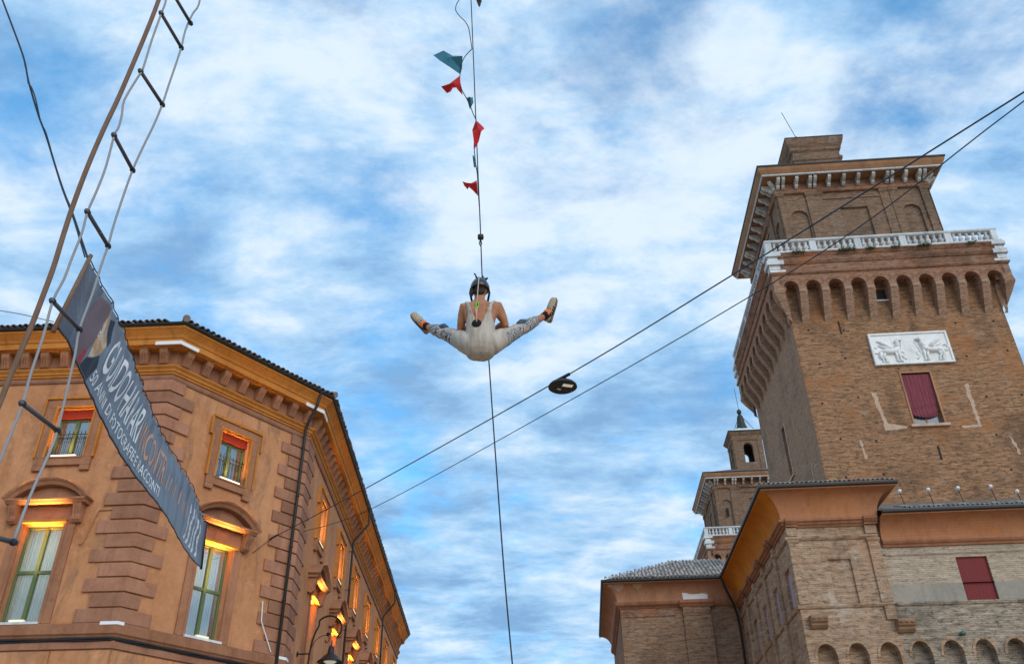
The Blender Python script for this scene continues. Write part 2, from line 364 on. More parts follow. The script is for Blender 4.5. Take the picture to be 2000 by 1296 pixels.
        s.quad(mp(a, o, zb), mp(b_, o, zb), mp(b_, e_, zb), mp(a, e_, zb))
        if back:
            pts = [mp(a, e_, zb), mp(b_, e_, zb)] + [mp(x, e_, y) for x, y in reversed(arc)]
            s.add(pts, [tuple(range(len(pts)))])
    def mesh(s, name, material, smooth=False, fix=True):
        me = bpy.data.meshes.new(name); me.from_pydata(s.v, [], s.f); 
        if fix:
            bm = bmesh.new(); bm.from_mesh(me); bmesh.ops.recalc_face_normals(bm, faces=bm.faces); bm.to_mesh(me); bm.free()
        me.materials.append(MATS[material])
        if smooth: me.polygons.foreach_set('use_smooth', [True]*len(me.polygons))
        return me

def link(name, data, parent=None, loc=None, rot=None):
    o = bpy.data.objects.new(name, data); COL.objects.link(o)
    if parent: o.parent = parent
    if loc: o.location = loc
    if rot: o.rotation_euler = rot
    return o
def obj(name, mb, material, parent=None, smooth=False, loc=None, rot=None):
    return link(name, mb.mesh(name, material, smooth), parent, loc, rot)
def smooth_by_angle(o, deg=40):
    me = o.data; me.polygons.foreach_set('use_smooth', [True]*len(me.polygons))
    bm = bmesh.new(); bm.from_mesh(me)
    for e_ in bm.edges:
        if len(e_.link_faces) == 2 and e_.calc_face_angle(0) > radians(deg): e_.smooth = False
    bm.to_mesh(me); bm.free()
def bevel(o, wd, seg=2):
    md = o.modifiers.new('bevel', 'BEVEL'); md.width = wd; md.segments = seg; md.limit_method = 'ANGLE'; return o
def tag(o, label, cat, group=None, kind=None):
    o['label'] = label; o['category'] = cat
    if group: o['group'] = group
    if kind: o['kind'] = kind
    return o
def thing(name, label, cat, loc=(0, 0, 0), rz=0.0, group=None):
    return tag(link(name, None, None, loc, (0, 0, rz)), label, cat, group)
ident = lambda a, b, c: (a, b, c)

# ------------------------------------------------------------------ ground
g = MB(); g.quad((-900, -900, 0), (900, -900, 0), (900, 900, 0), (-900, 900, 0))
go = obj('ground', g, 'paving'); go['kind'] = 'structure'

# ================================================================== the corner building on the left
PA = Vector((-11.5224, 25.5193, 0))
pal = thing('corner_palazzo', 'orange stucco palazzo with chamfered corner, bracketed cornice and lit windows', 'building', PA)
def dirv(a): return Vector((cos(a), sin(a)))
dl = dirv(-0.0419862); dc = dirv(0.946197); ds = Vector((-sin(0.0321863), cos(0.0321863)))
nrm = lambda d: Vector((d.y, -d.x))
CW = 6.124; SL = 39.0; LL = 14.0
A2 = Vector((0, 0)); B2 = A2 + dc*CW
def facemap(p0, d):
    n_ = nrm(d)
    def f(s, o, z): return (p0.x+d.x*s+n_.x*o, p0.y+d.y*s+n_.y*o, z)
    return f
mL, mC, mS = facemap(A2, dl), facemap(A2, dc), facemap(B2, ds)
E_left = A2 - dl*LL; E_street = B2 + ds*SL
PATH = [E_left, A2, B2, E_street]
WC_L = [-2.97, -8.27]; WC_C = [2.86]; WC_S = [4.1+5.25*i for i in range(7)]
UZ0, UZ1, UH = 13.25, 15.05, 0.62
DZ0, DZ1, DH = 8.05, 11.05, 0.64
wall = MB()
for mp, s0, s1, cs in ((mL, -LL, 0, WC_L), (mC, 0, CW, WC_C), (mS, 0, SL, WC_S)):
    holes = [(c-UH, c+UH, UZ0, UZ1, 0.45, False) for c in cs] + [(c-DH, c+DH, DZ0, DZ1, 0.45, False) for c in cs]
    wall.gridwall(mp, s0, s1, 0, 17.3, holes)
back1 = E_left + Vector((0, 24)); back2 = E_street - Vector((16, 0))
for a, b in ((E_street, back2), (back2, back1), (back1, E_left)):
    wall.quad((a.x, a.y, 0), (b.x, b.y, 0), (b.x, b.y, 17.3), (a.x, a.y, 17.3))
obj('wall', wall, 'stucco', pal)
# floor slabs inside keep the rooms dark
for z in (7.6, 12.4):
    fl = MB(); fl.add([(E_left.x+.6, E_left.y+.7, z), (-.2, .7, z), (B2.x-.7, B2.y+.3, z), (E_street.x-.6, E_street.y-.2, z), (back2.x, back2.y, z), (back1.x, back1.y, z)], [tuple(range(6))])
    obj('floor_slab', fl, 'darkstone', pal)

def inner(mp, c, dz0, dz1, h, name, transom, blind, parent, curtain, glass):
    "sash, panes and curtain behind the opening"
    o0, o1 = -0.30, -0.22
    fr = MB(); t = 0.07
    fr.box(c-h, c-h+t, o0, o1, dz0, dz1, mp); fr.box(c+h-t, c+h, o0, o1, dz0, dz1, mp)
    fr.box(c-h+t, c+h-t, o0, o1, dz0, dz0+t, mp); fr.box(c-h+t, c+h-t, o0, o1, dz1-t, dz1, mp)
    fr.box(c-0.055, c+0.055, o0-.01, o1+.02, dz0+t, dz1-t, mp)
    if transom:
        fr.box(c-h+t, c-.055, o0, o1+.01, transom-.05, transom+.05, mp); fr.box(c+.055, c+h-t, o0, o1+.01, transom-.05, transom+.05, mp)
    bevel(obj('sash_frame', fr, 'green_paint', parent), .008, 1)
    zs = [(dz0+t, transom-.05), (transom+.05, dz1-t)] if transom else [(dz0+t, dz1-t)]
    for a, b in ((c-h+t, c-.055), (c+.055, c+h-t)):
        for z0, z1 in zs:
            p = MB(); p.box(a, b, -.268, -.262, z0, z1, mp); obj('pane', p, glass, parent)
    if curtain:
        for a, b in ((c-h, c-.02), (c+.02, c+h)):
            cu = MB(); n = 40; ph = rnd.random()*6; rows = []
            for i in range(n+1):
                x = a+(b-a)*i/n; o = -.345+.028*sin(i*1.05+ph)+.014*sin(i*2.3+ph*2)
                rows.append((mp(x, o, dz0), mp(x, o*1.0-.01*sin(i*.4), dz1)))
            for i in range(n): cu.quad(rows[i][0], rows[i+1][0], rows[i+1][1], rows[i][1])
            obj('curtain', cu, 'curtain', parent, True)

def sill_light(mp, c, z, half, o, power, parent_root, spread=75, tilt=0.0):
    p0 = Vector(mp(c, o, z)); d = (Vector(mp(c+1, o, z))-p0).normalized(); nn = (Vector(mp(c, o+1, z))-p0).normalized()
    la = bpy.data.lights.new('sill_light', 'AREA'); la.shape = 'RECTANGLE'; la.size = half*2; la.size_y = 0.05
    la.energy = power; la.color = (1.0, 0.53, 0.13); la.spread = radians(spread)
    lo = bpy.data.objects.new('sill_light', la); COL.objects.link(lo)
    zax = (Vector((0, 0, -1)) + nn*tilt).normalized(); xax = d; yax = zax.cross(xax)
    M_ = Matrix((xax, yax, zax)).transposed().to_4x4(); M_.translation = p0 + PA
    lo.matrix_world = M_
    return lo

def upper_window(mp, c, blindz=14.74, blind=True, dark=False, lit=1.0, detail=True):
    w_ = MB(); h = UH
    # surround with ears at the top and feet below the sill
    w_.box(c-.93, c-h, -.02, .09, 13.25, 15.05, mp); w_.box(c+h, c+.93, -.02, .09, 13.25, 15.05, mp)
    w_.box(c-.93, c+.93, -.02, .09, 15.05, 15.36, mp)
    w_.box(c-1.05, c-.93, -.02, .09, 14.72, 15.36, mp); w_.box(c+.93, c+1.05, -.02, .09, 14.72, 15.36, mp)
    w_.box(c-.93, c+.93, -.02, .11, 12.98, 13.25, mp)
    w_.box(c-.93, c-.62, -.02, .11, 12.80, 12.98, mp); w_.box(c+.62, c+.93, -.02, .11, 12.80, 12.98, mp)
    wo = bevel(obj('window', w_, 'surround', pal), .012, 1)
    tr = MB()                                          # raised outer rim, painted ochre like the cornice
    tr.box(c-1.05, c+1.05, .02, .15, 15.36, 15.45, mp); tr.box(c-.99, c-.93, .0, .13, 13.25, 14.72, mp); tr.box(c+.93, c+.99, .0, .13, 13.25, 14.72, mp)
    tr.box(c-1.11, c-1.05, .0, .13, 14.72, 15.36, mp); tr.box(c+1.05, c+1.11, .0, .13, 14.72, 15.36, mp)
    obj('outer_rim', tr, 'ochre', wo)
    ri = MB(); ri.box(c-h-.06, c-h, .03, .125, 13.25, 15.05, mp); ri.box(c+h, c+h+.06, .03, .125, 13.25, 15.05, mp); ri.box(c-h-.06, c+h+.06, .03, .125, 15.05, 15.11, mp)
    obj('inner_rim', ri, 'ochre', wo)
    inner(mp, c, UZ0+.03, blindz if blind else UZ1, h, 'u', None, None, wo, True, 'glass')  # pale curtain added to brighten the panes in place of sky reflection
    if blind:
        b = MB(); b.box(c-h, c+h, -.32, -.12, blindz+.004, UZ1-.004, mp); obj('blind_box', b, 'red_blind', wo)
    sl_ = MB(); sl_.box(c-h+.01, c+h-.01, -.30, .14, 13.22, 13.27, mp); obj('sill', sl_, 'surround', wo)
    lp = MB(); lp.box(c-.40, c+.40, .06, .13, 13.27, 13.325, mp); obj('sill_lamp', lp, 'lamp_strip', wo)
    if detail:
        ra = MB(); ra.tube([mp(c-h, -.10, 14.15), mp(c+h, -.10, 14.15)], .016, 6); ra.tube([mp(c-h, -.10, 14.03), mp(c+h, -.10, 14.03)], .010, 6)
        for i in range(9):
            s_ = c-h+.08+i*(2*h-.16)/8; ra.tube([mp(s_, -.10, 13.27), mp(s_, -.10, 14.26)], .011, 6)
        obj('railing', ra, 'iron', wo)
    if lit: sill_light(mp, c, 13.36, .38, .03, 17*lit, pal, 110, 0.05)

def lower_window(mp, c, lit=1.0, glass='glass_clear', room=0):
    h = DH; w_ = MB()
    w_.box(c-.98, c-h, -.02, .07, 8.02, 11.05, mp); w_.box(c+h, c+.98, -.02, .07, 8.02, 11.05, mp)
    w_.box(c-1.0, c+1.0, -.02, .055, 11.05, 11.62, mp)
    w_.box(c-.74, c-h, .07, .10, 8.02, 11.05, mp); w_.box(c+h, c+.74, .07, .10, 8.02, 11.05, mp)
    wo = bevel(obj('window', w_, 'surround', pal), .012, 1)
    li = MB(); li.box(c-h-.1, c+h+.1, .0, .20, 11.05, 11.14, mp); obj('lintel', li, 'ochre', wo)
    for sx in (-1, 1):                                 # side consoles with flutes
        x = c+sx*1.02
        k = MB(); k.profile([(0, 11.08), (.14, 11.04), (.24, 11.12), (.22, 11.28), (.30, 11.48), (.34, 11.62), (0, 11.62)], x-.13, x+.13, mp)
        for j in (-.08, 0, .08): k.profile([(.10, 11.16), (.25, 11.16), (.245, 11.28), (.32, 11.50), (.1, 11.50)], x+j-.022, x+j+.022, mp)
        obj('console', k, 'surround', wo)
    hd = MB(); n = 20                                  # segmental hood: bed moulding, curved moulding, recessed tympanum
    hd.profile([(0, 11.62), (.36, 11.62), (.40, 11.68), (.44, 11.70), (.44, 11.76), (0, 11.76)], c-1.26, c+1.26, mp)
    hw = 1.36; rise = .66; R = (hw*hw+rise*rise)/(2*rise); zc = 11.76+rise-R
    a0 = math.asin(hw/R)
    prof = [(-.19, 0), (-.19, .34), (-.10, .40), (-.06, .46), (0, .50), (0, 0)]
    st = []
    for i in range(n+1):
        a = -a0+2*a0*i/n; st.append([mp(c+(R+dr)*sin(a), o, max(zc+(R+dr)*cos(a), 11.70)) for dr, o in prof])
    vs = [p for r in st for p in r]; k_ = len(prof)
    hd.add(vs, [(i*k_+j, (i+1)*k_+j, (i+1)*k_+(j+1) % k_, i*k_+(j+1) % k_) for i in range(n) for j in range(k_)] + [tuple(range(k_)), tuple(n*k_+j for j in range(k_-1, -1, -1))])
    obj('hood', hd, 'surround', wo)
    ty = MB(); pts = [(c-1.2, 11.76)] + [(c+(R-.2)*sin(-a0+2*a0*i/n)*.98, max(11.765, zc+(R-.2)*cos(-a0+2*a0*i/n))) for i in range(n+1)] + [(c+1.2, 11.76)]
    ty.prism(pts, .01, .10, mp); obj('tympanum', ty, 'surround', wo)
    inner(mp, c, DZ0+.05, DZ1, h, 'd', 9.62, None, wo, True, glass)
    sl_ = MB(); sl_.box(c-h-.05, c+h+.05, -.3, .16, 8.0, 8.07, mp); obj('sill', sl_, 'whitestone', wo)
    lp = MB(); lp.box(c-.22, c+.22, -.02, .10, 8.07, 8.15, mp); obj('sill_lamp', lp, 'lamp_strip_dim', wo)
    if lit: sill_light(mp, c, 8.19, .2, .15, 48*lit, pal, 30, 0.0)
    if room:                                           # unseen room light added behind the curtain to brighten it
        la = bpy.data.lights.new('room_fill', 'POINT'); la.energy = room; la.color = (1.0, 0.95, 0.82); la.shadow_soft_size = .3
        lo = bpy.data.objects.new('room_fill', la); COL.objects.link(lo); lo.location = Vector(mp(c, -1.7, 10.4)) + PA

upper_window(mL, WC_L[0]); lower_window(mL, WC_L[0], room=60)
upper_window(mC, WC_C[0]); lower_window(mC, WC_C[0], glass='glass', room=95)
for i, c in enumerate(WC_S):
    upper_window(mS, c, blindz=(14.74, 14.7, 13.9, 13.9, 14.5, 14.2, 14.7)[i], lit=1.25, detail=i < 3)
    lower_window(mS, c, lit=1.3)

# quoins wrapped round the two chamfer corners, one block each
def quoins(mpa, sa, mpb, la, lb):
    n = 18; hh = (16.05-8.02)/n
    for i in range(n):
        z0 = 8.02+i*hh; z1 = z0+hh-.045; long_ = i % 2 == 0
        a, b = (la[0], lb[0]) if long_ else (la[1], lb[1]); a += rnd.uniform(-.03, .03); b += rnd.uniform(-.03, .03)
        t = .075+rnd.uniform(-.012, .012)
        q_ = MB()
        # plan polygon: along face a, round the corner, along face b
        def P(mp, s, o): x, y, _ = mp(s, o, 0); return Vector((x, y))
        c0 = P(mpa, sa, 0); na = P(mpa, sa, 1)-c0; nb = P(mpb, 0, 1)-P(mpb, 0, 0)
        mt_ = (na+nb)*(2/(na+nb).dot(na+nb))
        pl = [P(mpa, sa-a, -.05), P(mpa, sa-a, t), c0+mt_*t, P(mpb, b, t), P(mpb, b, -.05), c0-mt_*.05]
        k = len(pl)
        q_.add([(p.x, p.y, z0) for p in pl]+[(p.x, p.y, z1) for p in pl], [tuple(range(k)), tuple(range(2*k-1, k-1, -1))]+[(j, (j+1) % k, (j+1) % k+k, j+k) for j in range(k)])
        bevel(obj('quoin', q_, 'quoin', pal), .018, 2)
quoins(mL, 0, mC, (1.27, .93), (.98, .55))
quoins(mC, CW, mS, (1.26, .86), (1.5, 1.1))

# cornice
def mould(name, prof, material, path=PATH, parent=pal):
    k = MB(); k.sweep(prof, path); return obj(name, k, material, parent)
mould('fillet', [(0, 16.02), (.05, 16.02), (.08, 16.08), (.08, 16.17), (0, 16.19)], 'quoin')
mould('architrave', [(0, 16.24), (.05, 16.24), (.07, 16.31), (.11, 16.32), (.13, 16.39), (.21, 16.46), (.22, 16.50), (0, 16.52)], 'ochre')
mould('frieze', [(0, 16.52), (.03, 16.52), (.03, 17.10), (0, 17.10)], 'surround')
mould('corona', [(0, 17.10), (.40, 17.10), (.40, 17.14), (.52, 17.14), (.52, 17.34), (.56, 17.36), (.60, 17.44), (.68, 17.52), (.76, 17.60), (.80, 17.62), (.80, 17.70), (0, 17.70)], 'ochre')
mould('gutter', [(.70, 17.705), (.88, 17.705), (.90, 17.74), (.90, 17.79), (.86, 17.80), (.70, 17.76)], 'gutter')
kb = MB(); kb.profile([(.03, 16.56), (.10, 16.54), (.20, 16.60), (.21, 16.70), (.26, 16.82), (.34, 16.92), (.37, 17.0), (.37, 17.098), (.03, 17.098)], -.14, .14, ident)
for j in (-.085, 0, .085): kb.profile([(.1, 16.64), (.225, 16.64), (.24, 16.72), (.30, 16.84), (.36, 16.92), (.37, 16.94), (.1, 16.94)], j-.026, j+.026, ident)
bm_ = kb.mesh('bracket', 'surround')
def place(me, name, mp, s, parent, o=0.0):
    p = Vector(mp(s, o, 0)); d = Vector(mp(s+1, o, 0))-p
    # mesh axes: x along the face, y outward  ->  mirror-free placement needs outward = -y, so rotate by the face and flip
    ob = link(name, me, parent, (p.x, p.y, 0)); ob.matrix_local = Matrix(((d.x, d.y, 0, p.x), (d.y, -d.x, 0, p.y), (0, 0, 1, 0), (0, 0, 0, 1)))
    return ob
for s in [-.35-.69*i for i in range(19)]: place(bm_, 'bracket', mL, s, pal)
for s in [.30+.787*i for i in range(8)]: place(bm_, 'bracket', mC, s, pal)
for s in [.35+.70*i for i in range(55)]: place(bm_, 'bracket', mS, s, pal)
# white weathered corners on the cornice and on the sill course
def flash(P0, mpa, sa, mpb, la, lb, o, z0, z1):
    def P(mp, s, oo): x, y, _ = mp(s, oo, 0); return Vector((x, y))
    c0 = P(mpa, sa, 0); na = P(mpa, sa, 1)-c0; nb = P(mpb, 0, 1)-P(mpb, 0, 0); mt_ = (na+nb)*(2/(na+nb).dot(na+nb))
    pl = [P(mpa, sa-la, o-.03), P(mpa, sa-la, o+.012), c0+mt_*(o+.012), P(mpb, lb, o+.012), P(mpb, lb, o-.03), c0+mt_*(o-.03)]
    k = 6; q_ = MB(); q_.add([(p.x, p.y, z0) for p in pl]+[(p.x, p.y, z1) for p in pl], [tuple(range(k)), tuple(range(2*k-1, k-1, -1))]+[(j, (j+1) % k, (j+1) % k+k, j+k) for j in range(k)])
    obj('corner_flashing', q_, 'white_metal', pal)
flash(A2, mL, 0, mC, .60, .45, .52, 17.12, 17.25); flash(B2, mC, CW, mS, .75, .6, .52, 17.12, 17.25)
flash(A2, mL, 0, mC, .42, .12, .17, 7.93, 8.02); flash(B2, mC, CW, mS, .25, .3, .17, 7.93, 8.02)
# sill course, the dark brown moulding under it and the cables below
mould('sill_course', [(0, 7.58), (.06, 7.58), (.10, 7.62), (.12, 7.66), (.17, 7.70), (.17, 7.96), (.13, 8.0), (0, 8.0)], 'surround')
mould('lower_moulding', [(0, 7.30), (.08, 7.30), (.08, 7.48), (.05, 7.52), (0, 7.52)], 'quoin')
for j, (o, z) in enumerate(((.07, 7.54), (.11, 7.52), (.13, 7.555), (.10, 7.575))):
    cb = MB(); pts = []
    for mp, s0, s1, n in ((mL, -LL, -.05, 40), (mC, .1, CW-.1, 24), (mS, .1, SL, 80)):
        for i in range(n+1): pts.append(mp(s0+(s1-s0)*i/n, o+.012*sin(i*1.7+j), z+.012*sin(i*.9+j*2)))
    cb.tube(pts, .022, 6); obj('cable_run', cb, 'cable', pal)
for mp, s0, s1 in ((mL, -LL, 0), (mC, 0, CW), (mS, 0, SL)):      # rusticated ground floor
    n = int((s1-s0)/1.6)
    for r_ in range(5):
        for i in range(n):
            a = s0+(s1-s0)*i/n; b = s0+(s1-s0)*(i+1)/n; sh = .5*(s1-s0)/n*(r_ % 2)
            a, b = max(s0, a-sh), b-sh
            if i == n-1: b = s1
            k = MB(); k.box(a+.02, b-.02, -.02, .05, 7.26-.62*(r_+1)+.03, 7.26-.62*r_, mp); bevel(obj('rusticated_block', k, 'stucco', pal), .02, 1)
# roof and eave tiles
rf = MB(); hgt = 2.6; ins = 6.5
eo = .86
def off(o):
    k = MB(); k.sweep([(o, 0), (o, .1)], PATH); return [k.v[i*2] for i in range(4)]
ou = off(eo); inn = off(-6.2)
for i in range(3): rf.quad((ou[i][0], ou[i][1], 17.80), (ou[i+1][0], ou[i+1][1], 17.80), (inn[i+1][0], inn[i+1][1], 20.3), (inn[i][0], inn[i][1], 20.3))
rf.add([(p[0], p[1], 20.3) for p in inn]+[(back2.x, back2.y, 20.3), (back1.x, back1.y, 20.3)], [tuple(range(6))])
rf.quad((E_street.x, E_street.y, 17.3), (back2.x, back2.y, 17.3), (back2.x, back2.y, 20.3), (inn[3][0], inn[3][1], 20.3))
roof = obj('roof', rf, 'rooftile', pal)
def tile_mesh(name, r, ln, sl, th=.018, n=7, material='rooftile'):
    k = MB(); rows = []
    for y, rr in ((0, r), (ln, r*.8)):
        rows.append([(rr*cos(pi*i/(n-1)), y, rr*sin(pi*i/(n-1)) + y*sl) for i in range(n)] + [((rr-th)*cos(pi*i/(n-1)), y, (rr-th)*sin(pi*i/(n-1)) + y*sl) for i in range(n-1, -1, -1)])
    m2 = 2*n
    k.add(rows[0]+rows[1], [tuple(range(m2)), tuple(range(2*m2-1, m2-1, -1))]+[(i, (i+1) % m2, (i+1) % m2+m2, i+m2) for i in range(m2)])
    return k.mesh(name, material, False)
tm = tile_mesh('roof_tile', .085, .55, .35)
def place_tile(me, mp, s, o, z, parent, jit=0.02):
    p = Vector(mp(s, o, z)); d = (Vector(mp(s+1, o, z))-p); n_ = Vector(mp(s, o+1, z))-p
    ob = link('roof_tile', me, parent); a = jit*(rnd.random()-.5)*2
    M_ = Matrix(((d.x, -n_.x, 0, p.x), (d.y, -n_.y, 0, p.y), (0, 0, 1, z+rnd.uniform(-.012, .012)), (0, 0, 0, 1)))
    ob.matrix_local = M_ @ Matrix.Rotation(a*2, 4, 'Z'); return ob
for i in range(60): place_tile(tm, mL, -.25-.21*i, .96+rnd.uniform(-.02, .02), 17.80, roof)
for i in range(30): place_tile(tm, mC, -.30+.225*i, .96+rnd.uniform(-.02, .02), 17.80, roof)
for i in range(185): place_tile(tm, mS, .1+.21*i, .96+rnd.uniform(-.02, .02), 17.80, roof)
ht = MB(); 
for c_, (ox, ix) in enumerate(((ou[1], inn[1]), (ou[2], inn[2]))):
    for j in range(8):
        a = Vector((ox[0], ox[1], 17.9)).lerp(Vector((ix[0], ix[1], 20.4)), j*.07-.012); b = Vector((ox[0], ox[1], 17.88)).lerp(Vector((ix[0], ix[1], 20.38)), j*.07+.07)
        k = MB(); k.tube([a, b], [.13, .11], 9); obj('hip_tile', k, 'rooftile', roof)
# downpipes
def pipe(mp, s, straight):
    k = MB()
    if straight: pts = [mp(s, .86, 17.72), mp(s, .80, 17.5), mp(s, .80, 17.45)] if 0 else [mp(s, .90, 17.74), mp(s, .90, 17.0), mp(s, .88, 16.9), mp(s, .24, 16.1), mp(s, .20, 15.95), mp(s, .20, 0)]
    k.tube(pts, .052, 10)
    for z in (15.5, 13.6, 11.7, 9.8): k.tube([mp(s, .20, z), mp(s, .20, z+.06)], .066, 10); k.tube([mp(s, .2, z+.03), mp(s, 0, z+.03)], .015, 6)
    obj('downpipe', k, 'pipe', pal, True)
k = MB(); k.tube([mC(5.76, .86, 17.74), mC(5.76, .70, 17.2), mC(5.76, .33, 16.6), mC(5.76, .22, 16.3), mC(5.77, .2, 15.9), mC(5.77, .2, 0)], .055, 10)
for z in (15.5, 13.6, 11.7, 9.8): k.tube([mC(5.77, .20, z), mC(5.77, .20, z+.06)], .07, 10)
obj('downpipe', k, 'pipe', pal, True)
pipe(mS, 11.8, True); pipe(mS, 26.5, True)
# small conduits on the stucco
k = MB(); k.tube([mL(-.95, .03, 11.45), mL(-1.35, .03, 11.44), mL(-1.38, .03, 11.40), mL(-1.62, .03, 10.42), mL(-1.66, .03, 10.36), mL(-1.74, .03, 10.38)], .016, 6); obj('conduit', k, 'surround', pal)
k = MB(); k.tube([mC(4.95, .10, 9.65), mC(5.0, .11, 9.0), mC(5.55, .12, 8.1)], .022, 6); obj('conduit', k, 'white_lamp', pal)

# ================================================================== the castle
YC = -0.0682152; CO = Vector((11.64799, 36.17077, 0))
cu_, cv_ = Vector((cos(YC), sin(YC), 0)), Vector((-sin(YC), cos(YC), 0))
def cpos(u, v, z=0): return CO + cu_*u + cv_*v + Vector((0, 0, z))

HA = 6.2; HB = 4.95; PR = 0.82                    # half width of shaft and belvedere, projection of the machicolation
def sidemap(k, half):
    c_, s_ = round(cos(k*pi/2)), round(sin(k*pi/2))
    def f(s, o, z):
        x, y = s, -(half+o); return (x*c_-y*s_, x*s_+y*c_, z)
    return f
def sideplace(me, name, k, half, s, parent, o=0.0, z=0.0):
    p = sidemap(k, half)(s, o, z); return link(name, me, parent, p, (0, 0, k*pi/2))
def sq(h): return [(-h, -h), (h, -h), (h, h), (-h, h)]
def ring(name, prof, h, material, parent):
    k = MB(); k.sweep(prof, sq(h), True); return obj(name, k, material, parent)

# shared meshes of the repeated pieces (side frame: x along the wall, -y outward)
M0 = lambda s, o, z: (s, -o, z)
kc = MB(); cprof = [(0, 29.6), (.10, 29.75), (.34, 30.25), (.62, 30.8), (.86, 31.35), (PR-.006, 31.70), (PR-.006, 31.90), (0, 31.90)]
kc.profile(cprof, -.23, .23, M0); ME_CORBEL = kc.mesh('corbel', 'brick_corbel')
BAY = 2*(HA+PR)/10.52
ka = MB()                                       # arch between two corbels, barrel back to the shaft
hb = BAY/2; r = BAY/2-.23; n = 12
for i in range(n):
    a0, a1 = pi-pi*i/n, pi-pi*(i+1)/n
    p0, p1 = (r*cos(a0), 31.72+r*1.05*sin(a0)), (r*cos(a1), 31.72+r*1.05*sin(a1))
    ka.quad(M0(p0[0], PR, p0[1]), M0(p1[0], PR, p1[1]), M0(p1[0], PR, 32.56), M0(p0[0], PR, 32.56))
    ka.quad(M0(p0[0], PR, p0[1]), M0(p0[0], 0, p0[1]), M0(p1[0], 0, p1[1]), M0(p1[0], PR, p1[1]))
for sx in (-1, 1):
    a, b = sorted((sx*r, sx*hb)); ka.box(a, b, -PR, 0, 31.72, 32.56)
ME_ARCH = ka.mesh('machicolation_arch', 'brick_red')
kb = MB(); kb.lathe([(.12, -.08), (.12, .05), (.07, .08), (.09, .14), (.155, .24), (.15, .30), (.09, .42), (.065, .52), (.11, .56), (.11, .67)], 10)
ME_BAL = kb.mesh('baluster', 'whitestone', True)
kp = MB(); kp.box(-.20, .20, -.17, .17, 0, .93); ME_POST = kp.mesh('balustrade_post', 'whitestone')
kk = MB(); kk.profile([(0, 41.02), (.12, 41.0), (.26, 41.08), (.30, 41.2), (.55, 41.3), (.70, 41.42), (.72, 41.60), (0, 41.60)], -.10, .10, M0)
ME_CONSOLE = kk.mesh('console', 'greystone')
CONS = [-4.85, -4.52, -3.62, -2.72, -2.40, -1.46, -.48, .48, 1.46, 2.40, 2.72, 3.62, 4.52, 4.85]
kn = MB(); kn.box(-.04, .04, -.04, .04, 0, 1.0)

